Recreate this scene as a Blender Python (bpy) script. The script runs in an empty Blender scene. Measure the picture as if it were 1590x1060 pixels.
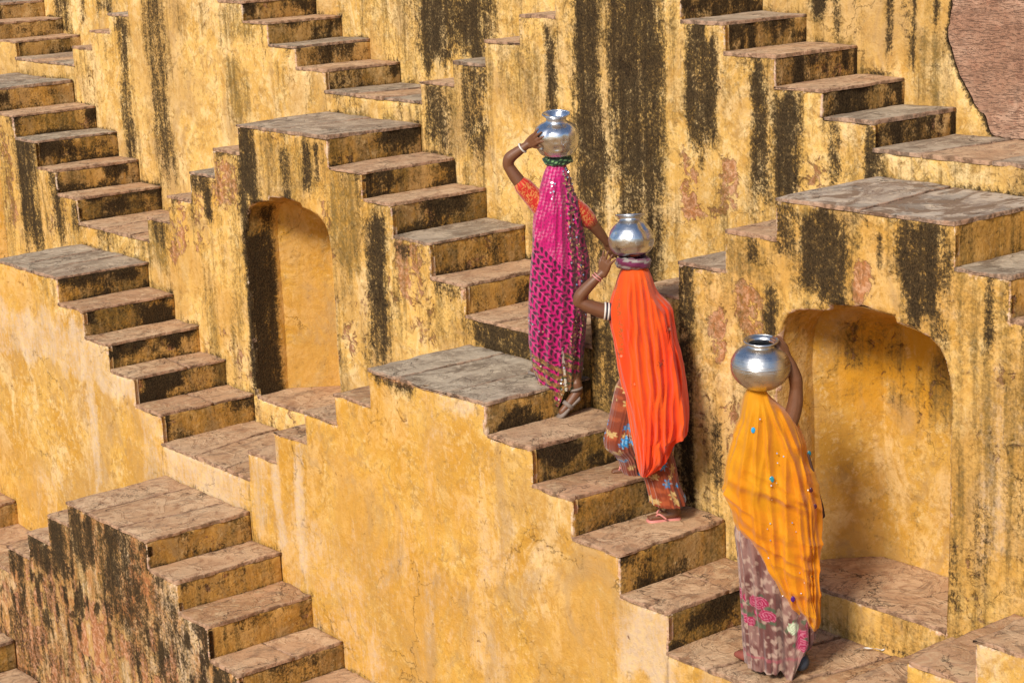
import bpy, math, random
import numpy as np
from mathutils import Vector, Matrix
from mathutils.geometry import delaunay_2d_cdt

scene = bpy.context.scene
random.seed(7)
rng = np.random.default_rng(7)

# ------------------------------------------------------------------ camera
CAM = np.array([8.516, -6.1432, 3.7689])
YAW, PITCH, ROLL, FPX = -0.8966, -0.2380, -0.0404, 2995.1
def basis():
    f = np.array([math.sin(YAW) * math.cos(PITCH), math.cos(YAW) * math.cos(PITCH), math.sin(PITCH)])
    r = np.array([math.cos(YAW), -math.sin(YAW), 0.0])
    u = np.cross(r, f)
    return r * math.cos(ROLL) + u * math.sin(ROLL), -r * math.sin(ROLL) + u * math.cos(ROLL), f
_r, _u, _f = basis()
cd = bpy.data.cameras.new('camera')
cd.sensor_width = 36.0
cd.lens = 36.0 * FPX / 1590.0
cd.clip_end = 400
cam = bpy.data.objects.new('camera', cd)
scene.collection.objects.link(cam)
M = Matrix(((_r[0], _u[0], -_f[0], CAM[0]), (_r[1], _u[1], -_f[1], CAM[1]), (_r[2], _u[2], -_f[2], CAM[2]), (0, 0, 0, 1)))
cam.matrix_world = M
scene.camera = cam

# ------------------------------------------------------------------ light
SUN_AZ = math.radians(-19)      # travel direction, measured from +Y towards -X
SUN_EL = math.radians(38)
travel = Vector((math.sin(SUN_AZ) * math.cos(SUN_EL), math.cos(SUN_AZ) * math.cos(SUN_EL), -math.sin(SUN_EL)))
sd = bpy.data.lights.new('sun', 'SUN')
sd.energy = 4.3
sd.angle = math.radians(13.0)
sd.color = (1.0, 0.92, 0.80)
sun = bpy.data.objects.new('sun', sd)
sun.rotation_euler = travel.to_track_quat('-Z', 'Y').to_euler()
sun.location = (2, -6, 8)
scene.collection.objects.link(sun)
w = bpy.data.worlds.new('World'); scene.world = w; w.use_nodes = True
nt = w.node_tree; nt.nodes.clear()
sky = nt.nodes.new('ShaderNodeTexSky'); sky.sky_type = 'NISHITA'; sky.sun_disc = False
sky.sun_elevation = SUN_EL
to_sun = -travel
sky.sun_rotation = math.atan2(to_sun.x, to_sun.y)
bg = nt.nodes.new('ShaderNodeBackground'); bg.inputs['Strength'].default_value = 0.125
wo = nt.nodes.new('ShaderNodeOutputWorld')
nt.links.new(sky.outputs[0], bg.inputs[0]); nt.links.new(bg.outputs[0], wo.inputs[0])
scene.view_settings.view_transform = 'Standard'
scene.view_settings.look = 'None'
scene.view_settings.exposure = 0.10
scene.view_settings.gamma = 1.0
scene.view_settings.use_curve_mapping = False

# ------------------------------------------------------------------ noise
def _hash(ix, iy, iz, s):
    h = (ix.astype(np.int64) * 374761393 + iy.astype(np.int64) * 668265263 + iz.astype(np.int64) * 2147483647 + s * 974634777) & 0xffffffff
    h = ((h ^ (h >> 13)) * 1274126177) & 0xffffffff
    h = ((h ^ (h >> 16)) * 2246822519) & 0xffffffff
    return ((h ^ (h >> 15)) & 0xffffff) / float(0xffffff)
def vnoise(p, s=0):
    p = np.asarray(p, float); i = np.floor(p); f = p - i; f = f * f * (3 - 2 * f)
    i = i.astype(np.int64); r = 0
    for dx in (0, 1):
        for dy in (0, 1):
            for dz in (0, 1):
                wgt = (f[:, 0] if dx else 1 - f[:, 0]) * (f[:, 1] if dy else 1 - f[:, 1]) * (f[:, 2] if dz else 1 - f[:, 2])
                r = r + wgt * _hash(i[:, 0] + dx, i[:, 1] + dy, i[:, 2] + dz, s)
    return r
def fbm(p, sc=(1, 1, 1), oct=4, s=0, rough=.5):
    p = np.asarray(p, float) * np.array(sc, float); a = 1; t = 0; r = 0
    for k in range(oct):
        r = r + a * vnoise(p * 2 ** k + 17.3 * k, s + k); t += a; a *= rough
    return r / t
def sstep(a, b, x):
    t = np.clip((x - a) / (b - a), 0, 1); return t * t * (3 - 2 * t)

# ------------------------------------------------------------------ materials
def mat(name):
    m = bpy.data.materials.new(name); m.use_nodes = True; t = m.node_tree; t.nodes.clear()
    out = t.nodes.new('ShaderNodeOutputMaterial'); b = t.nodes.new('ShaderNodeBsdfPrincipled')
    t.links.new(b.outputs[0], out.inputs[0]); return m, t, b
class G:
    """tiny helper for node graphs"""
    def __init__(s, t): s.t = t
    def n(s, typ, **kw):
        o = s.t.nodes.new(typ)
        for k, v in kw.items():
            if k == 'ins':
                for kk, vv in v.items():
                    if hasattr(vv, 'is_linked') or hasattr(vv, 'links'): s.t.links.new(vv, o.inputs[kk])
                    else: o.inputs[kk].default_value = vv
            else: setattr(o, k, v)
        return o
    def m(s, op, a, b=0.0, c=0.0):
        return s.n('ShaderNodeMath', operation=op, ins={0: a, 1: b, 2: c}).outputs[0]
    def ss(s, lo, hi, x):
        o = s.n('ShaderNodeMapRange', interpolation_type='SMOOTHSTEP', ins={0: x, 1: lo, 2: hi}); return o.outputs[0]
    def mix(s, f, a, b):
        o = s.n('ShaderNodeMix', data_type='RGBA', ins={0: f})
        for k, v in ((6, a), (7, b)):
            if isinstance(v, tuple): o.inputs[k].default_value = (*v, 1) if len(v) == 3 else v
            else: s.t.links.new(v, o.inputs[k])
        return o.outputs[2]
    def noise(s, vec, scale, detail=5, rough=.55, dist=0.0, out=0):
        o = s.n('ShaderNodeTexNoise', ins={'Vector': vec, 'Scale': scale, 'Detail': detail, 'Roughness': rough, 'Distortion': dist}); return o.outputs[out]
    def scl(s, vec, v):
        return s.n('ShaderNodeVectorMath', operation='MULTIPLY', ins={0: vec, 1: v}).outputs[0]

def plaster_mat(name, ca, cb, cc, mottle=0.0):
    m, t, b = mat(name); g = G(t)
    pos = g.n('ShaderNodeNewGeometry').outputs['Position']
    w1 = g.n('ShaderNodeSeparateColor', ins={0: g.n('ShaderNodeAttribute', attribute_name='wear_shade').outputs['Color']})
    w2 = g.n('ShaderNodeSeparateColor', ins={0: g.n('ShaderNodeAttribute', attribute_name='wear_shade2').outputs['Color']})
    dark, olive, pink = w1.outputs[0], w1.outputs[1], w1.outputs[2]
    pale, rim, gold = w2.outputs[0], w2.outputs[1], w2.outputs[2]
    n1 = g.noise(pos, 1.7, 6, .6)
    n2 = g.noise(pos, 7.0, 8, .68, .6)
    n3 = g.noise(pos, 26.0, 6, .7)
    streak = g.noise(g.scl(pos, (17, 17, 1.1)), 1.0, 7, .62)
    fstreak = g.noise(g.scl(pos, (70, 70, 4.5)), 1.0, 4, .6)
    speck = g.noise(pos, 62.0, 5, .72)
    spk2 = g.noise(g.scl(pos, (1, 1, .55)), 150.0, 3, .6)
    m1 = g.noise(g.scl(pos, (1, 1, .6)), 3.1, 7, .68, .8)
    m2 = g.noise(pos, 12.0, 8, .74, 1.2)
    col = g.mix(g.ss(.42, .58, n1), ca, cb)
    col = g.mix(g.m('MULTIPLY', g.ss(.50, .62, n2), .75), col, cc)
    # warm brown weathering and worn cream scuffs at two sizes
    col = g.mix(g.m('MULTIPLY', g.ss(.49, .61, m1), .62), col, (.77, .57, .30))
    col = g.mix(g.m('MULTIPLY', g.ss(.49, .62, m2), .68), col, (.34, .20, .065))
    col = g.mix(g.m('MULTIPLY', g.ss(.53, .66, n3), .48), col, (.76, .56, .29))
    col = g.mix(g.m('MULTIPLY', g.ss(.53, .63, g.noise(pos, 5.2, 8, .72, 1.6)), .5), col, (.42, .21, .035))
    col = g.mix(g.m('MULTIPLY', g.ss(.53, .68, g.noise(pos, 48.0, 5, .72)), .40), col, (.30, .155, .045))
    col = g.mix(g.m('MULTIPLY', g.ss(.46, .62, g.noise(pos, 1.1, 6, .62, .8)), .60), col, (.44, .26, .09))
    # golden ochre wash
    col = g.mix(g.m('MULTIPLY', gold, g.m('MULTIPLY', g.ss(.38, .56, m1), 1.0)), col, (.54, .255, .022))
    # faint soft runs
    col = g.mix(g.m('MULTIPLY', g.m('MULTIPLY', g.ss(.50, .66, streak), .40), g.ss(.02, .4, olive)), col, (.30, .18, .06))
    col = g.mix(g.m('MULTIPLY', g.ss(.52, .66, g.noise(g.scl(pos, (1, 1, .6)), 2.3, 8, .66, 1.4)), .62), col, (.40, .25, .11))
    # pale lime bloom
    pv = g.m('ADD', pale, g.m('MULTIPLY', g.m('SUBTRACT', m1, .5), 1.6))
    pv = g.m('ADD', pv, g.m('MULTIPLY', g.m('SUBTRACT', n3, .5), .9))
    pv = g.m('ADD', pv, g.m('MULTIPLY', g.m('SUBTRACT', fstreak, .5), .7))
    col = g.mix(g.m('MULTIPLY', g.ss(.30, 1.05, pv), .66), col, g.mix(g.ss(.4, .6, n3), (.66, .50, .30), (.55, .43, .33)))
    # peeled pink layer
    kv = g.m('ADD', pink, g.m('MULTIPLY', g.m('SUBTRACT', m1, .5), 2.0))
    kv = g.m('ADD', kv, g.m('MULTIPLY', g.m('SUBTRACT', m2, .5), 2.6))
    kv = g.m('ADD', kv, g.m('MULTIPLY', g.m('SUBTRACT', n3, .5), .9))
    kf = g.ss(.60, .80, kv)
    pcol = g.mix(g.ss(.42, .58, n3), (.33, .11, .045), (.52, .27, .17))
    pcol = g.mix(g.ss(.50, .62, m2), pcol, (.22, .085, .045))
    col = g.mix(g.m('MULTIPLY', kf, .78), col, pcol)
    # olive algae (also the halo of the black crust and painted shadows)
    ob = g.m('MAXIMUM', olive, g.m('MULTIPLY', dark, .95))
    ov = g.m('ADD', ob, g.m('MULTIPLY', g.m('SUBTRACT', streak, .5), 1.5))
    ov = g.m('ADD', ov, g.m('MULTIPLY', g.m('SUBTRACT', speck, .5), 1.7))
    ov = g.m('ADD', ov, g.m('MULTIPLY', g.m('SUBTRACT', m2, .5), 1.0))
    of = g.ss(.22, 1.05, ov)
    col = g.mix(g.m('MULTIPLY', of, .80), col, g.mix(g.ss(.42, .58, n3), (.17, .10, .022), (.105, .075, .026)))
    # black crust, speckled; also carries the painted shadows
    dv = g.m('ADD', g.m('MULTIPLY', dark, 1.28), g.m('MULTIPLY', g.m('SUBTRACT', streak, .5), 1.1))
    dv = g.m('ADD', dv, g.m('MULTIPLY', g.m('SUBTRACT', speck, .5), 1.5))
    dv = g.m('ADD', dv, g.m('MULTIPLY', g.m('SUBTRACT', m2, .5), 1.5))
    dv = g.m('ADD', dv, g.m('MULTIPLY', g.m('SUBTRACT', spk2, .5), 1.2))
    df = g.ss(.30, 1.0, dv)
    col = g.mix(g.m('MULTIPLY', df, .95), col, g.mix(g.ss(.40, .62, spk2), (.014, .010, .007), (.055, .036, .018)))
    # thin drips everywhere
    tf = g.m('MULTIPLY', g.m('MULTIPLY', g.ss(.57, .68, fstreak), g.ss(.46, .60, streak)), g.ss(.02, .35, ob))
    col = g.mix(g.m('MULTIPLY', tf, .50), col, (.12, .07, .025))
    # cracks
    wv = g.n('ShaderNodeVectorMath', operation='ADD', ins={0: pos, 1: g.scl(g.noise(pos, 4.0, 6, .65, 0, 1), (.5, .5, .5))}).outputs[0]
    vo = g.n('ShaderNodeTexVoronoi', feature='DISTANCE_TO_EDGE', ins={'Vector': wv, 'Scale': 1.6}).outputs[0]
    cr = g.m('MULTIPLY', g.m('SUBTRACT', 1.0, g.ss(.001, .007, vo)), g.ss(.52, .64, g.noise(pos, 1.9, 4)))
    col = g.mix(g.m('MULTIPLY', cr, .32), col, (.14, .07, .025))
    # lime rim on edges
    rf = g.ss(.38, .80, g.m('ADD', rim, g.m('MULTIPLY', g.m('SUBTRACT', n3, .5), 2.0)))
    col = g.mix(g.m('MULTIPLY', rf, .75), col, g.mix(g.ss(.42, .58, m2), (.74, .58, .42), (.60, .36, .26)))
    t.links.new(col, b.inputs['Base Color'])
    b.inputs['Roughness'].default_value = .96
    b.inputs['Specular IOR Level'].default_value = .08
    h = g.m('ADD', g.m('MULTIPLY', n2, .9), g.m('MULTIPLY', n3, .38))
    h = g.m('ADD', h, g.m('MULTIPLY', speck, .22))
    h = g.m('SUBTRACT', h, g.m('MULTIPLY', kf, .30))
    h = g.m('SUBTRACT', h, g.m('MULTIPLY', cr, .5))
    bp = g.n('ShaderNodeBump', ins={'Height': h, 'Strength': .9, 'Distance': .014})
    t.links.new(bp.outputs[0], b.inputs['Normal'])
    return m

MP = plaster_mat('ochre_plaster', (.70, .445, .145), (.58, .34, .09), (.74, .53, .24))
def wall_var(name, ca, cb, cc): return plaster_mat(name, ca, cb, cc)
MPL = wall_var('deep_ochre_plaster', (.60, .355, .085), (.50, .265, .045), (.66, .44, .17))
MPR = wall_var('red_brown_plaster', (.48, .25, .10), (.38, .15, .06), (.56, .36, .18))
MRIS = wall_var('riser_plaster_shaded', (.36, .225, .09), (.26, .15, .055), (.43, .29, .14))  # riser brown, darkened in the colour for the weaker sun on these faces

def stone_mat(name, c1, c2, c3, vein, lo=.53):
    m, t, b = mat(name); g = G(t)
    geo = g.n('ShaderNodeNewGeometry').outputs['Position']
    rnd = g.n('ShaderNodeObjectInfo').outputs['Random']
    off = g.m('MULTIPLY', rnd, 37.0)
    pos = g.n('ShaderNodeVectorMath', operation='ADD', ins={0: geo, 1: g.n('ShaderNodeCombineXYZ', ins={0: off, 1: off, 2: off}).outputs[0]}).outputs[0]
    n1 = g.noise(pos, 2.6, 6, .6, .8)
    n2 = g.noise(pos, 9, 8, .7, 1.6)
    lay = g.noise(g.scl(pos, (4.4, 2.2, 2)), 1.0, 9, .66, 2.4)
    sp = g.noise(pos, 90, 4, .7)
    col = g.mix(g.ss(.38, .62, n1), c1, c2)
    col = g.mix(g.ss(.45, .66, n2), col, c3)
    col = g.mix(g.m('MULTIPLY', g.ss(lo, lo + .09, lay), vein), col, (.11, .078, .05))
    edge = g.m('SUBTRACT', 1.0, g.ss(.0, .016, g.m('ABSOLUTE', g.m('SUBTRACT', lay, .5))))
    col = g.mix(g.m('MULTIPLY', g.m('MULTIPLY', edge, g.ss(.42, .52, n1)), .85), col, (.045, .028, .018))
    col = g.mix(g.m('MULTIPLY', g.ss(.55, .8, sp), .35), col, (.10, .06, .035))
    col = g.mix(g.m('MULTIPLY', rnd, .30), col, (.44, .27, .17))
    wv = g.n('ShaderNodeVectorMath', operation='ADD', ins={0: pos, 1: g.scl(g.noise(pos, 3.0, 6, .65, 0, 1), (.6, .6, .6))}).outputs[0]
    vo = g.n('ShaderNodeTexVoronoi', feature='DISTANCE_TO_EDGE', ins={'Vector': g.scl(wv, (1, .55, 1)), 'Scale': 2.6}).outputs[0]
    ck = g.m('MULTIPLY', g.m('SUBTRACT', 1.0, g.ss(.002, .014, vo)), g.ss(.46, .56, g.noise(pos, 2.2, 4)))
    col = g.mix(g.m('MULTIPLY', ck, .85), col, (.04, .025, .015))
    chipc = g.ss(.53, .57, g.noise(pos, 3.6, 5, .6, 1.2))
    col = g.mix(g.m('MULTIPLY', chipc, .45), col, c2)
    e = g.n('ShaderNodeAttribute', attribute_name='edge').outputs['Fac']
    ef = g.ss(.35, .8, g.m('ADD', e, g.m('MULTIPLY', g.m('SUBTRACT', n2, .5), 1.8)))
    col = g.mix(g.m('MULTIPLY', ef, .72), col, g.mix(g.ss(.42, .58, g.noise(pos, 17, 6, .7)), (.10, .05, .028), (.40, .235, .15)))
    t.links.new(col, b.inputs['Base Color'])
    b.inputs['Roughness'].default_value = .8
    b.inputs['Specular IOR Level'].default_value = .3
    h = g.m('ADD', g.m('MULTIPLY', lay, .9), g.m('MULTIPLY', n2, .6))
    h = g.m('ADD', h, g.m('MULTIPLY', sp, .25))
    h = g.m('SUBTRACT', g.m('ADD', h, g.m('MULTIPLY', chipc, .35)), g.m('MULTIPLY', ck, .8))
    bp = g.n('ShaderNodeBump', ins={'Height': h, 'Strength': .8, 'Distance': .014})
    t.links.new(bp.outputs[0], b.inputs['Normal'])
    return m
MS_TAN = stone_mat('tan_sandstone', (.47, .285, .155), (.58, .395, .235), (.30, .16, .08), .5)
MS_PINK = stone_mat('pink_sandstone', (.47, .27, .145), (.35, .19, .09), (.56, .39, .22), .5)
MS_GREY = stone_mat('grey_slate', (.40, .33, .24), (.26, .205, .145), (.52, .43, .31), .75, .51)
MS_BLUE = stone_mat('streaked_grey_slate', (.47, .42, .34), (.26, .23, .19), (.60, .51, .38), .97, .485)
def flat(name, col, rough=.9, metal=0.0):
    m, t, b = mat(name); b.inputs['Base Color'].default_value = (*col, 1); b.inputs['Roughness'].default_value = rough; b.inputs['Metallic'].default_value = metal
    return m
MCORE = plaster_mat('masonry_core', (.30, .18, .10), (.25, .14, .08), (.36, .22, .12))

def rough_patch_mat():
    m, t, b = mat('scratched_pink_mortar'); g = G(t)
    pos = g.n('ShaderNodeNewGeometry').outputs['Position']
    n1 = g.noise(pos, 2.5, 6, .65); n2 = g.noise(pos, 14, 7, .7, 1.0)
    comb = g.noise(g.scl(pos, (8, 8, 62)), 1.0, 4, .6, 2.6)
    col = g.mix(g.ss(.35, .65, n1), (.34, .18, .11), (.50, .31, .21))
    col = g.mix(g.m('MULTIPLY', g.ss(.5, .7, n2), .6), col, (.34, .14, .08))
    groove = g.ss(.52, .62, comb)
    col = g.mix(g.m('MULTIPLY', g.m('MULTIPLY', groove, .75), g.ss(.42, .56, n1)), col, (.20, .095, .055))
    col = g.mix(g.m('MULTIPLY', g.ss(.48, .60, g.noise(pos, 4.5, 7, .7, 1.0)), .6), col, (.30, .15, .09))
    st = g.noise(g.scl(pos, (7, 7, 1.2)), 1.0, 6, .65)
    col = g.mix(g.m('MULTIPLY', g.ss(.58, .72, st), .55), col, (.12, .05, .03))
    t.links.new(col, b.inputs['Base Color']); b.inputs['Roughness'].default_value = .95
    h = g.m('SUBTRACT', g.m('MULTIPLY', n2, 1.6), g.m('MULTIPLY', groove, .6))
    bp = g.n('ShaderNodeBump', ins={'Height': h, 'Strength': .9, 'Distance': .014}); t.links.new(bp.outputs[0], b.inputs['Normal'])
    return m
MPATCH = rough_patch_mat()

# ------------------------------------------------------------------ object helpers
def link(name, me, material, parent=None, smooth=True):
    if material is not None:
        me.materials.append(material)
    if smooth:
        me.polygons.foreach_set('use_smooth', np.ones(len(me.polygons), bool))
    o = bpy.data.objects.new(name, me); scene.collection.objects.link(o)
    if parent is not None: o.parent = parent
    return o
def mesh(name, v, f, off=(0, 0, 0)):
    me = bpy.data.meshes.new(name)
    v = np.asarray(v, float) - np.asarray(off, float)
    me.from_pydata([tuple(x) for x in v], [], [tuple(int(i) for i in q) for q in f]); me.update()
    return me
def thing(name, label, cat, loc, group=None, kind=None):
    o = bpy.data.objects.new(name, None); scene.collection.objects.link(o)
    o.location = loc; o.empty_display_size = .2; o['label'] = label; o['category'] = cat
    if group: o['group'] = group
    if kind: o['kind'] = kind
    return o
def setcol(me, name, rgb):
    a = me.attributes.new(name, 'FLOAT_COLOR', 'POINT')
    c = np.ones((len(me.vertices), 4), np.float32); c[:, :3] = rgb
    a.data.foreach_set('color', c.ravel())
def setf(me, name, v):
    a = me.attributes.new(name, 'FLOAT', 'POINT'); a.data.foreach_set('value', np.asarray(v, np.float32))

def resample(poly, step, closed=True):
    """returns points and index of source segment"""
    out = []; n = len(poly)
    for i in range(n if closed else n - 1):
        a = np.array(poly[i], float); b = np.array(poly[(i + 1) % n], float)
        k = max(1, int(math.ceil(np.linalg.norm(b - a) / step)))
        for j in range(k): out.append((*(a + (b - a) * j / k), i))
    if not closed: out.append((*poly[-1], n - 2))
    return out
def seg_dist(pts, A, B):
    """distance of pts (n,2) to the nearest of the segments A-B (m,2)"""
    d = np.full(len(pts), 1e9)
    for a, b in zip(A, B):
        ab = b - a; L2 = ab @ ab + 1e-12
        t = np.clip(((pts - a) @ ab) / L2, 0, 1)
        q = pts - a - t[:, None] * ab
        d = np.minimum(d, np.sqrt((q * q).sum(1)))
    return d
def inside(pts, poly):
    c = np.zeros(len(pts), bool); n = len(poly)
    for i in range(n):
        x1, y1 = poly[i]; x2, y2 = poly[(i + 1) % n]
        if y1 == y2: continue
        cond = ((y1 > pts[:, 1]) != (y2 > pts[:, 1]))
        xi = (x2 - x1) * (pts[:, 1] - y1) / (y2 - y1) + x1
        c ^= cond & (pts[:, 0] < xi)
    return c
def triangulate(loops, extra):
    """constrained delaunay of closed loops (outer first, then holes) with extra points"""
    pts = []; edges = []
    for lp in loops:
        s = len(pts); pts += [tuple(p) for p in lp]
        edges += [(s + i, s + (i + 1) % len(lp)) for i in range(len(lp))]
    nb = len(pts)
    pts += [tuple(p) for p in extra]
    vo, eo, fo, vm, em, fm = delaunay_2d_cdt([Vector((float(a), float(b))) for a, b in pts], edges, [], 0, 1e-6)
    V = np.array([(v.x, v.y) for v in vo])
    F_ = np.array([list(f) for f in fo if len(f) == 3])
    cen = V[F_].mean(1)
    ok = inside(cen, np.array(loops[0]))
    for h in loops[1:]: ok &= ~inside(cen, np.array(h))
    return V, F_[ok], vm, nb

# ------------------------------------------------------------------ the stepwell lattice
RUN, LAND, VAL = 0.3544, 1.1046, 1.1481
PER = LAND + 8 * RUN + VAL
ZV = {-2: -2.41, -1: -1.199, 0: 0.0, 1: 1.1669, 2: 2.3004, 3: 3.27}
RR = {-2: .216, -1: .1954, 0: .2, 1: .1986, 2: .1532}
YF = {-2: -1.54, -1: -.7718, 0: 0.0, 1: .7646, 2: 1.5337, 3: 2.2088}
# measured unevenness of single steps: (dx, dz)
JIT = {('R',0,0,0):(.026,.0),('R',0,0,1):(.040,.022),('R',0,0,2):(.010,.021),('R',0,0,3):(.013,.007),('R',0,0,4):(.005,-.010),
 ('R',0,-1,0):(-.011,-.008),('R',0,-1,1):(.005,-.005),('R',0,-1,3):(-.007,.010),('R',0,-1,4):(.015,.014),
 ('L',0,0,0):(.015,0),('L',0,0,1):(0,-.022),('L',0,0,3):(-.018,0),('L',0,0,4):(.018,-.007),
 ('R',-1,-.5,0):(.007,-.005),('R',-1,-.5,2):(-.010,0),('R',-1,-.5,3):(-.033,-.018),('L',-1,-.5,1):(.018,.020),('L',-1,-.5,2):(.019,.004),
 ('R',1,-.5,0):(.018,-.005),('R',1,-.5,1):(.034,-.005),('R',1,-.5,2):(-.007,.022),('R',1,-.5,3):(.022,.020),
 ('L',1,-.5,1):(-.008,-.008),('L',1,-.5,2):(-.009,-.007),('L',1,-.5,3):(-.011,-.021),('L',1,-.5,4):(-.007,-.021),
 ('R',2,-1,2):(-.016,.008),('R',2,-1,3):(-.011,0),('R',2,-1,4):(-.030,0),('L',2,0,2):(0,-.018),('L',2,0,3):(.009,-.020),('L',2,0,4):(0,-.012),
 ('R',2,0,1):(-.011,.010),('R',2,0,2):(.016,0),('R',2,0,3):(0,-.010),('R',1,.5,0):(0,.007),('R',1,.5,1):(-.044,-.003),
 ('L',1,.5,2):(.004,-.009),('L',0,1,4):(-.009,-.014),('L',0,1,3):(-.004,-.006),
 ('R',1,-1.5,1):(.02,.0),('R',1,-1.5,2):(.030,.009),('R',1,-1.5,3):(.017,-.006),('R',1,-1.5,4):(.013,0)}
VALDZ = {(0,-.5):.008,(0,.5):-.019,(1,-1):.0,(1,0):.011,(2,-.5):.005,(2,.5):.012}
SLAB = .020
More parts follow.
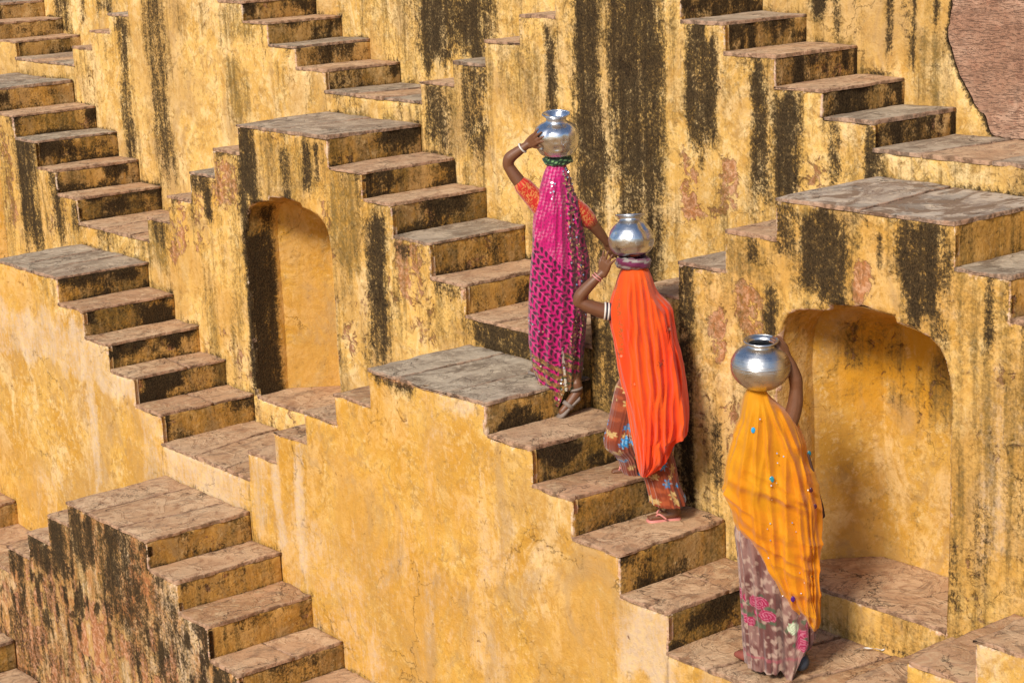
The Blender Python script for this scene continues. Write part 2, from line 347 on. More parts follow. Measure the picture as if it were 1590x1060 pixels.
STAINS_AND_SHADE = [
('D',2,-6.23,-6.00,1.41,2.72,0.75), ('D',2,-5.71,-5.41,1.30,2.89,0.70), ('O',2,-4.52,-4.15,1.96,2.46,0.80),
('O',2,-4.58,-3.97,2.58,2.92,0.80), ('O',2,-5.38,-4.57,2.65,2.90,0.50), ('O',2,-7.13,-6.67,1.68,2.48,0.55),
('O',2,-6.60,-6.19,2.27,2.63,0.50), ('O',2,-3.81,-3.59,2.08,2.51,0.50), ('O',2,-3.42,-3.16,2.11,2.44,0.50),
('D',2,-1.93,-1.64,1.96,2.41,0.75), ('D',2,-1.51,-1.23,2.01,2.58,0.80), ('O',2,-2.00,-1.20,1.89,2.49,0.60),
('O',2,-1.18,-0.64,2.32,2.74,0.70), ('D',2,-0.66,-0.54,2.26,2.89,0.85), ('O',2,-0.95,-0.51,2.21,2.93,0.50),
('D',2,-0.42,-0.10,1.73,3.24,0.95), ('D',2,-0.37,-0.10,1.29,2.25,0.70), ('D',2,-0.06,0.41,1.78,3.25,0.95),
('D',2,-0.02,0.37,1.31,1.98,0.75), ('O',2,-0.53,0.55,1.37,3.25,0.60), ('D',2,0.58,0.83,2.25,2.93,0.95),
('D',2,0.66,0.76,2.10,2.50,0.60), ('D',2,1.08,1.25,1.85,2.78,0.90), ('D',2,1.27,1.47,1.95,2.58,1.00),
('O',2,1.44,1.67,2.04,2.56,0.50), ('D',2,1.64,1.76,2.09,2.43,0.80), ('D',2,1.89,2.02,2.11,2.45,0.80),
('O',2,0.56,2.00,2.44,2.88,0.50), ('P',2,0.53,0.70,1.77,2.18,1.00), ('P',2,0.82,0.97,1.80,2.20,1.00),
('P',2,0.67,0.85,1.79,1.89,0.80), ('P',2,1.44,1.67,2.04,2.26,0.60), ('D',3,-2.95,-2.01,2.44,3.01,0.90),
('O',3,-3.60,-2.94,2.57,2.99,0.60), ('O',3,-2.00,-1.76,2.67,3.02,0.50), ('D',3,0.94,1.08,2.92,3.11,0.90),
('D',3,1.10,1.13,2.79,3.11,0.80), ('D',3,1.22,1.28,2.76,3.11,0.60), ('D',3,1.48,1.52,2.63,3.12,0.95),
('D',3,1.58,1.61,2.81,3.12,0.60), ('D',3,1.64,1.68,2.61,3.12,0.85), ('D',3,1.80,1.84,2.87,3.12,0.90),
('O',3,1.70,1.96,2.45,2.88,0.70), ('D',3,-8.72,-8.38,2.43,2.89,0.70), ('D',3,-8.18,-8.07,2.51,2.90,0.70),
('D',3,-7.84,-7.53,2.61,2.91,0.70), ('D',1,-6.74,-6.36,0.80,1.98,0.95), ('D',1,-6.16,-5.90,0.90,1.58,0.80),
('D',1,-5.78,-5.61,1.03,1.35,0.80), ('P',1,-7.07,-6.79,1.10,1.84,0.80), ('O',1,-6.30,-6.11,1.35,1.81,0.50),
('O',1,-4.57,-4.19,0.94,1.44,0.90), ('D',1,-4.48,-4.24,1.14,1.39,0.70), ('P',1,-4.21,-3.88,1.08,1.60,0.80),
('D',1,-3.81,-3.48,1.61,1.79,0.80), ('D',1,-3.63,-3.50,1.41,1.67,0.90), ('P',1,-3.83,-3.61,1.22,1.65,0.70),
('D',1,-3.45,-3.09,1.91,1.96,0.90), ('P',1,-3.48,-3.11,1.51,1.92,1.00), ('D',1,-3.11,-2.84,1.54,2.17,1.00),
('D',1,-3.13,-3.01,0.21,1.68,0.90), ('O',1,-2.85,-1.97,1.69,2.13,0.80), ('D',1,-2.58,-2.43,1.59,2.10,0.75),
('D',1,-2.30,-2.19,1.71,2.12,0.90), ('D',1,-2.17,-2.09,1.81,2.11,0.80), ('O',1,-1.99,-1.63,1.28,2.05,0.90),
('D',1,-1.62,-1.37,0.70,1.77,0.95), ('O',1,-1.66,-1.30,0.90,1.92,0.80), ('P',1,-1.30,-0.96,1.17,1.67,0.80),
('P',1,-2.10,-1.95,1.17,1.78,0.60), ('D',1,-1.28,-1.09,1.45,1.56,0.70), ('D',1,-0.90,-0.56,1.25,1.37,0.70),
('O',1,-0.99,-0.55,0.92,1.39,0.60), ('D',1,-0.57,0.15,0.95,1.23,0.95), ('P',1,-3.30,-2.19,0.52,0.61,0.30),
('D',1,0.50,1.27,0.77,1.44,0.80), ('O',1,0.50,1.27,0.62,1.44,0.90), ('D',1,1.29,1.42,1.22,1.77,0.90),  # broad boxes: brown stain plus the magenta woman's painted cast shadow
('D',1,1.28,1.39,0.35,1.22,1.00), ('O',1,1.39,1.59,0.39,1.76,0.60), ('O',1,1.62,1.98,1.70,1.96,0.80),  # first box: black stain plus the orange woman's painted cast shadow
('D',1,1.80,1.89,1.81,1.96,0.80), ('D',1,1.91,2.00,1.39,1.72,0.85), ('D',1,2.00,2.13,1.87,2.15,0.70),
('D',1,2.12,2.45,1.64,2.18,0.98), ('D',1,2.79,3.08,1.68,2.18,0.98), ('O',1,2.45,2.79,1.94,2.19,0.60),
('D',1,2.64,2.69,1.88,2.07,0.70), ('P',1,2.50,2.61,1.73,1.93,1.00), ('P',1,1.51,1.63,1.26,1.57,0.90),
('P',1,1.70,1.91,1.40,1.69,0.90), ('D',1,1.52,1.62,0.45,1.05,0.70), ('O',1,3.08,3.27,1.54,2.01,0.60),
('D',1,3.27,3.33,1.53,1.98,0.80), ('D',1,2.99,3.08,1.57,1.75,0.70), ('D',1,3.38,3.48,1.70,1.93,0.60),
('D',1,3.21,3.33,0.50,0.94,0.50), ('D',1,3.08,3.16,0.27,0.68,0.50), ('W',1,3.25,3.40,0.52,1.56,0.50),
('O',0,-4.91,-4.52,0.77,1.12,0.50), ('O',0,-4.48,-4.22,0.53,0.83,0.40), ('W',0,-5.95,-3.03,0.23,0.69,0.90),  # the long W box is the pale band on the left wall
('W',0,-4.62,-3.09,-0.21,0.49,0.40), ('W',0,-3.43,-3.14,-0.48,0.21,0.70), ('W',0,-4.24,-4.10,-0.65,0.44,0.90),
('W',0,-3.16,-1.96,-0.35,0.12,0.90), ('W',0,-1.97,-1.72,-0.32,0.23,0.70), ('W',0,-1.69,-1.58,-0.44,0.31,0.90),
('W',0,-1.44,-1.30,-0.55,0.37,0.90), ('W',0,-1.66,-0.21,-1.11,-0.06,0.50), ('W',0,1.60,2.08,-0.23,0.33,0.90),
('W',0,-0.20,1.10,-0.67,0.57,0.35), ('G',0,-1.15,0.56,-0.91,0.80,0.60), ('G',0,-1.37,-0.22,-1.06,-0.37,0.60),
('P',0,-0.51,0.06,0.95,1.00,0.90), ('W',0,0.05,0.61,0.88,1.03,0.80), ('D',0,-0.48,-0.09,0.93,0.99,0.90),
('D',-1,-3.11,-2.68,-0.66,-0.22,0.85), ('D',-1,-2.74,-1.99,-1.07,-0.18,0.75), ('D',-1,-3.48,-3.14,-0.86,-0.34,0.95),
('D',-1,-3.83,-3.50,-0.85,-0.56,0.95), ('D',-1,-4.19,-3.85,-1.05,-0.76,0.90), ('D',-1,-2.52,-1.47,-1.21,-0.47,0.60),
('D',-1,-4.21,-3.12,-1.75,-0.91,0.50), ('O',-1,-4.30,-1.89,-0.97,-0.29,0.70), ('W',-1,-2.04,-1.22,-1.10,-0.29,0.70),
('P',-1,-4.80,-1.20,-2.16,-0.77,1.00), ('P',-1,-4.74,-3.26,-2.62,-0.68,0.70)]

def profile(t, x):
    """height of the tops of tier t at x"""
    c = (abs(t) % 2) * .5
    u = np.abs((x / PER - c + .5) % 1 - .5) * PER
    j = np.ceil((u - LAND / 2) / RUN); j = np.clip(j, 0, 5)
    return ZV[t] + (5 - j) * RR[t]
def wear_shade_front(t, x, z, topd):
    """stain and painted shadow amounts on the front plane of tier t; topd = distance to a weathered top edge"""
    n = len(x); P3 = np.stack([x, np.full(n, float(t)), z], 1)
    out = {k: np.zeros(n) for k in 'DOPWG'}
    wob = (fbm(P3, (5, 1, 3), 3, 11) - .5) * .16
    wobz = (fbm(P3, (9, 1, 3), 3, 31) - .5) * .5
    for k, tt, x0, x1, z0, z1, s in STAINS_AND_SHADE:
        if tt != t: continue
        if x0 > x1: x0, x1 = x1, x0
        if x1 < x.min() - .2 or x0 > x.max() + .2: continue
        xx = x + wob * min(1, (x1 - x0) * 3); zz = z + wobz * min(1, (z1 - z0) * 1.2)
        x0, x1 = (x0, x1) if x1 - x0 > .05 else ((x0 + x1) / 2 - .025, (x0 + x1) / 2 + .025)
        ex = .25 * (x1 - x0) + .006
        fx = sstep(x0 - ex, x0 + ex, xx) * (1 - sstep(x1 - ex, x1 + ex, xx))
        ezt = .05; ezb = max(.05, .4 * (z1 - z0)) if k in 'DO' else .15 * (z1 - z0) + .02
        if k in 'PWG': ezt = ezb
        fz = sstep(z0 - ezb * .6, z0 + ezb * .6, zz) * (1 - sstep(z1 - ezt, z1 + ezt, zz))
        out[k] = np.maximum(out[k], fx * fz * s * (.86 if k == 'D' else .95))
    for tt, x0, x1, z0, z1, s in [(q[1], min(q[2:4]), max(q[2:4]), q[4], q[5], q[6]) for q in STAINS_AND_SHADE if q[0] == 'D' and q[1] == t]:
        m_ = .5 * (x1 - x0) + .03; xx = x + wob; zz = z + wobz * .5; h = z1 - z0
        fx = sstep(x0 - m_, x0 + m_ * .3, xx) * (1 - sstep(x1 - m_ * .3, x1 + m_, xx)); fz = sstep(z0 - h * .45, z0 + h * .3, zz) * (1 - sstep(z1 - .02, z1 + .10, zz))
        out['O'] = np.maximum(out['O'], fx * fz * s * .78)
    # grime that creeps up from the steps standing against this wall
    if t > -2 and (t - 1) in RR:
        pz = profile(t - 1, x); dz_ = z - pz
        out['D'] = np.maximum(out['D'], (.75 if t != 0 else .5) * np.exp(-np.abs(dz_) / .022) * sstep(.35, .6, fbm(P3, (5, 1, 5), 3, 27)))
        out['O'] = np.maximum(out['O'], (.80 if t != 0 else .55) * np.exp(-np.abs(dz_) / .07) * sstep(.30, .6, fbm(P3, (4, 1, 4), 3, 28)))
    # a little general weathering under every top edge
    xfade = np.ones(n) if t != 2 else .25 + .75 * sstep(-2.6, -1.9, x)
    if t == 3: xfade = .35 + .65 * sstep(-4.2, -3.8, x) * sstep(.0, -.8, x)
    base = {-2: .6, -1: .6, 0: .14, 1: .62, 2: .55, 3: .4}[t]
    st = sstep(.42, .62, fbm(P3, (9, 1, .8), 3, 5))
    out['O'] = np.maximum(out['O'], xfade * base * 1.15 * st * np.exp(-topd / .35))
    out['D'] = np.maximum(out['D'], base * .9 * sstep(.5, .7, fbm(P3, (14, 1, 1), 3, 8)) * np.exp(-topd / .16))
    out['O'] = np.maximum(out['O'], xfade * .58 * sstep(.40, .62, fbm(P3, (5, 1, .7), 3, 6)) if t in (1, 2, 3) else .03 * st)
    out['P'] = np.maximum(out['P'], (.42 if t in (1, -1) else .12) * sstep(.5, .66, fbm(P3, (2.2, 1, 2.2), 3, 9)))
    out['G'] = np.maximum(out['G'], {0: .42, 1: .42, 2: .05, 3: .05, -1: .1, -2: .1}[t] * sstep(.36, .6, fbm(P3, (1.1, 1, 1.1), 3, 14)))
    out['W'] = np.maximum(out['W'], (.38 if t == 0 else .16) * sstep(.48, .64, fbm(P3, (1.6, 1, 1.2), 4, 15)))
    if t < 0:
        q = fbm(P3, (13, 1, 6.5), 4, 17); out['D'] = np.maximum(out['D'], (.78 * sstep(.51, .62, q)) * (.45 + .55 * sstep(-2.0, -.9, z))); out['W'] = np.maximum(out['W'], 0.6 * sstep(.56, .66, fbm(P3, (12, 1, 6.5), 4, 18))); out['P'] = np.maximum(out['P'] * sstep(.62, .48, fbm(P3, (12, 1, 6.5), 4, 18)), .0); out['O'] = np.maximum(out['O'], .6 * sstep(.42, .6, fbm(P3, (5, 1, 2.5), 4, 19)))
    return out

def front_sheet(name, parent, off, t, outline, holes, free_fn, mat_, spacing=.024):
    """plastered wall face in the plane y = YF[t]; edges for which free_fn(midpoint, dir) holds are rounded and chipped"""
    y0 = YF[t]; loops = []; A = []; B = []; TA = []; TB = []; extra = []
    for li, lp in enumerate([outline] + holes):
        rs = resample(lp, .022); n = len(lp)
        fr = []
        for i in range(n):
            a, b = lp[i], lp[(i + 1) % n]; fr.append(free_fn(((a[0] + b[0]) / 2, (a[1] + b[1]) / 2), li, (b[0] - a[0], b[1] - a[1])))
        P = np.array([(p[0], p[1]) for p in rs]); seg = [p[2] for p in rs]
        m = len(P)
        isf = np.array([bool(fr[seg[i]]) and bool(fr[seg[i - 1]]) for i in range(m)])
        nz = fbm(np.stack([P[:, 0], np.full(m, t * 3.), P[:, 1]], 1), (16, 1, 16), 3, 21) - .5
        nz2 = fbm(np.stack([P[:, 0], np.full(m, t * 3.), P[:, 1]], 1), (4, 1, 4), 2, 22) - .5
        # push along the local normal
        d = np.roll(P, -1, 0) - np.roll(P, 1, 0); nn = np.stack([d[:, 1], -d[:, 0]], 1); nn /= np.linalg.norm(nn, axis=1)[:, None] + 1e-9
        amp = np.where(isf, 1., 0.) * (nz * .018 + nz2 * .014)
        if li and t == 3: amp = amp * 4
        P = P + nn * amp[:, None]
        loops.append(P)
        for i in range(m):
            a, b = P[i], P[(i + 1) % m]
            if fr[seg[i]]:
                A.append(a); B.append(b)
                if fr[seg[i]] == 'top': TA.append(a); TB.append(b)
        for o_ in (.004, .011):
            mid = (P + np.roll(P, -1, 0)) / 2
            e_ = np.roll(P, -1, 0) - P; ni = np.stack([-e_[:, 1], e_[:, 0]], 1); ni /= np.linalg.norm(ni, axis=1)[:, None] + 1e-9
            q = mid + ni * o_
            fm = np.array([bool(fr[s_]) for s_ in seg])
            for sgn in (1, -1):
                qq = (mid + ni * o_ * sgn)[fm]; extra.append(qq)
    A = np.array(A).reshape(-1, 2); B = np.array(B).reshape(-1, 2)
    o = loops[0]; mn, mx = o.min(0), o.max(0)
    gx, gz = np.meshgrid(np.arange(mn[0] + spacing * .5, mx[0], spacing), np.arange(mn[1] + spacing * .5, mx[1], spacing))
    gp = np.stack([gx.ravel(), gz.ravel()], 1) + rng.uniform(-.2, .2, (gx.size, 2)) * spacing
    def filt(q, dmin):
        k = inside(q, loops[0])
        for h in loops[1:]: k &= ~inside(q, h)
        q = q[k]
        allA = np.concatenate([l for l in loops]); allB = np.concatenate([np.roll(l, -1, 0) for l in loops])
        # coarse: distance to vertices is enough here
        d = np.full(len(q), 9.)
        for c in range(0, len(allA), 64):
            dd = np.sqrt(((q[:, None, :] - allA[None, c:c + 64]) ** 2).sum(2)).min(1); d = np.minimum(d, dd)
        return q[d > dmin]
    gp = filt(gp, .020)
    ex = [filt(e, m_) for e, m_ in zip(extra, (.0028, .0028, .0085, .0085) * 4)]
    V, F_, vm, nb = triangulate(loops, np.concatenate([gp] + ex))
    d = seg_dist(V, A, B) if len(A) else np.full(len(V), 9.)
    td = seg_dist(V, np.array(TA), np.array(TB)) if len(TA) else np.full(len(V), 9.)
    ad = seg_dist(V, loops[1], np.roll(loops[1], -1, 0)) if len(loops) > 1 else td
    # only edges above count as weathering source
    P3 = np.stack([V[:, 0], np.full(len(V), y0), V[:, 1]], 1)
    R = .012
    rd = np.where(d < R, R - np.sqrt(np.maximum(R * R - (R - np.minimum(d, R)) ** 2, 0)), 0)
    yy = y0 + rd + (fbm(P3, (1.6, 1, 1.6), 3, 41) - .5) * .030 * sstep(0, .15, d + .03) + (fbm(P3, (12, 1, 9), 3, 42) - .5) * .006
    if len(loops) > 1: yy = np.minimum(yy, y0 + rd + .012)
    v = np.stack([V[:, 0], yy, V[:, 1]], 1)
    # orient towards -y
    tri = F_; a, b, c = v[tri[:, 0]], v[tri[:, 1]], v[tri[:, 2]]
    flip = np.cross(b - a, c - a)[:, 1] > 0
    tri = np.where(flip[:, None], tri[:, ::-1], tri)
    # return the free edges 3 cm into the wall so it has thickness
    vl = v.tolist(); fl = tri.tolist()
    idx = {}
    base_i = 0
    key = {}
    for i, p in enumerate(V): key[(round(p[0], 5), round(p[1], 5))] = i
    for li, P in enumerate(loops):
        m = len(P); ring = [key.get((round(p[0], 5), round(p[1], 5))) for p in P]
        s0 = len(vl); ok = [r is not None for r in ring]
        for p, r in zip(P, ring): vl.append([p[0], y0 + .04, p[1]])
        for i in range(m):
            j = (i + 1) % m
            if ok[i] and ok[j]:
                fl.append([ring[i], ring[j], s0 + j, s0 + i])
    me = mesh(name, vl, fl, off)
    x = np.array([q[0] for q in vl]); z = np.array([q[2] for q in vl])
    td2 = np.concatenate([td, np.full(len(vl) - len(td), .0)]); d2 = np.concatenate([d, np.zeros(len(vl) - len(d))])
    wf = wear_shade_front(t, x, z, td2)
    rim = np.exp(-(d2 / .022) ** 1.3) * (.62 if t < 2 else .52)
    rim = np.maximum(rim, (np.exp(-(np.concatenate([ad, np.zeros(len(vl) - len(ad))]) / .012) ** 2) * (.95 if t != 3 else 0)) if len(loops) > 1 else 0)
    if t == 3: wf['D'] = np.maximum(wf['D'], np.exp(-np.concatenate([ad, np.zeros(len(vl) - len(ad))]) / .02) * .8); rim = rim * 0
    rim = rim * (.35 + .65 * sstep(.38, .58, fbm(np.stack([x, x * 0 + t, z], 1), (7, 1, 7), 3, 29)))
    rim = rim * (1 - .7 * np.clip(wf['D'], 0, 1))
    setcol(me, 'wear_shade', np.stack([wf['D'], wf['O'], wf['P']], 1)); setcol(me, 'wear_shade2', np.stack([wf['W'], rim, wf['G']], 1))
    return link(name, me, mat_, parent)

def slab(name, parent, off, poly, ztop, th, mat_, amp=.004, label=None, seed=0, tilt=None, spacing=.035):
    if tilt is None: tilt = (random.uniform(-.012, .012), random.uniform(-.009, .009))
    rs = resample(poly, spacing); P = np.array([(p[0], p[1]) for p in rs]); m = len(P)
    area = sum(poly[i][0] * poly[(i + 1) % len(poly)][1] - poly[(i + 1) % len(poly)][0] * poly[i][1] for i in range(len(poly)))
    if area < 0: P = P[::-1]
    d = np.roll(P, -1, 0) - np.roll(P, 1, 0); nn = np.stack([d[:, 1], -d[:, 0]], 1); nn /= np.linalg.norm(nn, axis=1)[:, None] + 1e-9
    P3 = np.stack([P[:, 0], P[:, 1], np.full(m, ztop + seed)], 1)
    chip = fbm(P3, (11, 11, 3), 3, 51) - .5; chip2 = fbm(P3, (45, 45, 3), 2, 52) - .5
    P = P + nn * (chip * .034 + chip2 * .012 - .003)[:, None]
    R = .0045
    rings = [(0, -th), (.000, -th * .5), (0, -R * 1.1), (R * .3, -R * .3), (R * 1.2, 0)]
    V = []; 
    c = P.mean(0)
    for ins, dz in rings:
        q = P - nn * ins
        V += [(x, y, ztop + dz) for x, y in q]
    F_ = []
    nr = len(rings)
    for k in range(nr - 1):
        for i in range(m):
            j = (i + 1) % m
            F_.append((k * m + i, k * m + j, (k + 1) * m + j, (k + 1) * m + i))
    top = P - nn * R * 1.2
    mn, mx = top.min(0), top.max(0); sp = spacing
    gx, gy = np.meshgrid(np.arange(mn[0] + sp * .5, mx[0], sp), np.arange(mn[1] + sp * .5, mx[1], sp))
    gp = np.stack([gx.ravel(), gy.ravel()], 1) + rng.uniform(-.25, .25, (gx.size, 2)) * sp
    gp = gp[inside(gp, top)]
    dd = np.sqrt(((gp[:, None] - top[None]) ** 2).sum(2)).min(1) if len(gp) else np.zeros(0)
    gp = gp[dd > sp * .55]
    W, T, vm, nb = triangulate([top], gp)
    key = {}
    for i in range(m): key[(round(top[i][0], 5), round(top[i][1], 5))] = (nr - 1) * m + i
    ids = []
    edge = [.95] * (m * (nr - 1)) + [.55] * m
    for p in W:
        k = (round(p[0], 5), round(p[1], 5))
        if k in key: ids.append(key[k])
        else:
            ids.append(len(V)); V.append((p[0], p[1], ztop)); 
            edge.append(.12 if np.sqrt(((top - p) ** 2).sum(1)).min() < .05 else 0.)
    for a, b, c_ in T:
        pa, pb, pc = W[a], W[b], W[c_]
        if (pb[0] - pa[0]) * (pc[1] - pa[1]) - (pb[1] - pa[1]) * (pc[0] - pa[0]) < 0: b, c_ = c_, b
        F_.append((ids[a], ids[b], ids[c_]))
    V = np.array(V)
    q = V.copy(); q[:, 2] = ztop * 3 + seed
    h = fbm(q, (5, 1.6, 1), 4, 53) ; ter = np.round(h * 7) / 7
    topm = (V[:, 2] > ztop - R * 2)
    cen = V[:, :2].mean(0)
    V[:, 2] += np.where(topm, ((h - .5) * .006 + (ter - .5) * .014) * amp / .004 + (V[:, 0] - cen[0]) * tilt[0] + (V[:, 1] - cen[1]) * tilt[1], 0)
    me = mesh(name, V, F_, off); setf(me, 'edge', edge)
    o = link(name, me, mat_, parent)
    if label: o['label'] = label
    return o

def rbox(name, parent, off, lo, hi, mat_, res=.03, R=.008, amp=.006, wear_shade=None, seed=0):
    """box with rounded, slightly uneven faces"""
    lo = np.array(lo, float); hi = np.array(hi, float)
    def ticks(a, b):
        n = max(2, int(round((b - a - 2 * R) / res)))
        return np.concatenate([[a, a + R * .3, a + R], np.linspace(a + R, b - R, n + 1)[1:-1], [b - R, b - R * .3, b]])
    T = [ticks(lo[i], hi[i]) for i in range(3)]
    V = []; F_ = []; key = {}
    def vid(p):
        k = (round(p[0], 5), round(p[1], 5), round(p[2], 5))
        if k not in key: key[k] = len(V); V.append(k)
        return key[k]
    for ax in range(3):
        u, w_ = (ax + 1) % 3, (ax + 2) % 3
        for side, c in ((0, lo[ax]), (1, hi[ax])):
            for i in range(len(T[u]) - 1):
                for j in range(len(T[w_]) - 1):
                    qd = []
                    for a, b in ((i, j), (i + 1, j), (i + 1, j + 1), (i, j + 1)):
                        p = [0, 0, 0]; p[ax] = c; p[u] = T[u][a]; p[w_] = T[w_][b]; qd.append(vid(p))
                    F_.append(qd if side else qd[::-1])
    V = np.array(V)
    inner = np.clip(V, lo + R, hi - R); d = V - inner; L = np.linalg.norm(d, axis=1)[:, None] + 1e-12
    V2 = inner + d / L * R
    nz = np.stack([fbm(V + seed, (5, 5, 7), 3, 61 + k) - .5 for k in range(3)], 1)
    V2 = V2 + nz * amp * 2
    me = mesh(name, V2, F_, off)
    if wear_shade is not None:
        a, b = wear_shade(V2, lo, hi); setcol(me, 'wear_shade', a); setcol(me, 'wear_shade2', b)
    return link(name, me, mat_, parent)

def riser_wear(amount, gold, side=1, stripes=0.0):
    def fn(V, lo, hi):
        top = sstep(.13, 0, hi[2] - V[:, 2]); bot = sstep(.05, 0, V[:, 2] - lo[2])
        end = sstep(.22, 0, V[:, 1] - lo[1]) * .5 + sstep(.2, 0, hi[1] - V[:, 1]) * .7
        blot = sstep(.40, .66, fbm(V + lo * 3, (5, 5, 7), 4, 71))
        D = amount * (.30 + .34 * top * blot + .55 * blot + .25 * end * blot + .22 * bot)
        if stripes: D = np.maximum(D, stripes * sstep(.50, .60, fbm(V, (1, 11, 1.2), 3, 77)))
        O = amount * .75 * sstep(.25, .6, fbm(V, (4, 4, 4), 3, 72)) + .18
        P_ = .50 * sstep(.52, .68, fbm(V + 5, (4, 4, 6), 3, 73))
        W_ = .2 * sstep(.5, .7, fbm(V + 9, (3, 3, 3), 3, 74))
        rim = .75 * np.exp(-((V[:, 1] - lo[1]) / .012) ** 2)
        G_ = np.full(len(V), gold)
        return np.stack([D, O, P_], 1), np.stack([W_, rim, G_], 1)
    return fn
def plain_wear(d, o, p, g_=.3):
    def fn(V, lo, hi):
        n = len(V); a = fbm(V, (3, 3, 2), 4, 81)
        return np.stack([d * sstep(.4, .65, a), np.full(n, o) * a * 1.6, np.full(n, p) * a], 1), np.stack([np.full(n, .2), np.zeros(n), np.full(n, g_)], 1)
    return fn

ARCH = [(-.548, .155), (-.552, .5), (-.552, 1.0), (-.552, 1.25), (-.550, 1.38), (-.537, 1.475), (-.512, 1.535), (-.472, 1.580), (-.415, 1.610), (-.33, 1.632), (-.207, 1.645),
        (-.197, 1.672), (0, 1.692), (.205, 1.676), (.218, 1.646), (.33, 1.630), (.415, 1.606), (.472, 1.568), (.508, 1.512), (.530, 1.44), (.541, 1.36), (.545, 1.25), (.545, 1.0), (.540, .5), (.532, .155)]

def step_x(s, t, n, j):
    dx = JIT.get((s, t, n, j), (0, 0))[0] if j < 5 else 0
    x = LAND / 2 + min(j, 4) * RUN
    return n * PER + (x if s == 'R' else -x) + (dx if not (j == 4) else dx * 1.0)
def step_z(s, t, n, j):
    return ZV[t] + (5 - j) * RR[t] + JIT.get((s, t, n, j), (0, 0))[1]
def val_z(t, m): return ZV[t] + VALDZ.get((t, m), 0)

STONES = {-2: [MS_TAN, MS_PINK], -1: [MS_TAN, MS_PINK, MS_TAN], 0: [MS_TAN, MS_TAN, MS_PINK], 1: [MS_TAN, MS_TAN, MS_GREY], 2: [MS_TAN, MS_GREY, MS_TAN]}
LANDM = {(0, 0): MS_GREY, (0, -1): MS_GREY, (1, -.5): MS_GREY, (1, .5): MS_BLUE, (1, -1.5): MS_GREY, (-1, -.5): MS_TAN}
WALLM = {-2: MPR, -1: MPR, 0: MPL, 1: MP, 2: MP, 3: MP}
G_STAIR = 'double stepped flights rising against the stepwell walls'
G_PLAT = 'small platforms between the flights'

def cut_slabs(x0, x1, y0, y1, n, skew=.0, gap=.009):
    """n slabs side by side along x with irregular joints running along y"""
    xs = [x0] + [x0 + (x1 - x0) * (k + random.uniform(-.12, .12)) / n for k in range(1, n)] + [x1]
    lines = []
    for k, x in enumerate(xs):
        if k in (0, n): lines.append([(x, y0), (x, y1)])
        else:
            sk = random.uniform(-.07, .07) + skew
            lines.append([(x - sk / 2, y0), (x + random.uniform(-.02, .02), y0 + (y1 - y0) * .4), (x + sk / 3, y0 + (y1 - y0) * .7), (x + sk / 2, y1)])
    out = []
    for k in range(n):
        a = [(p[0] + (gap / 2 if k > 0 else 0), p[1]) for p in lines[k]]
        b = [(p[0] - (gap / 2 if k < n - 1 else 0), p[1]) for p in lines[k + 1]]
        out.append(a + b[::-1])
    return out

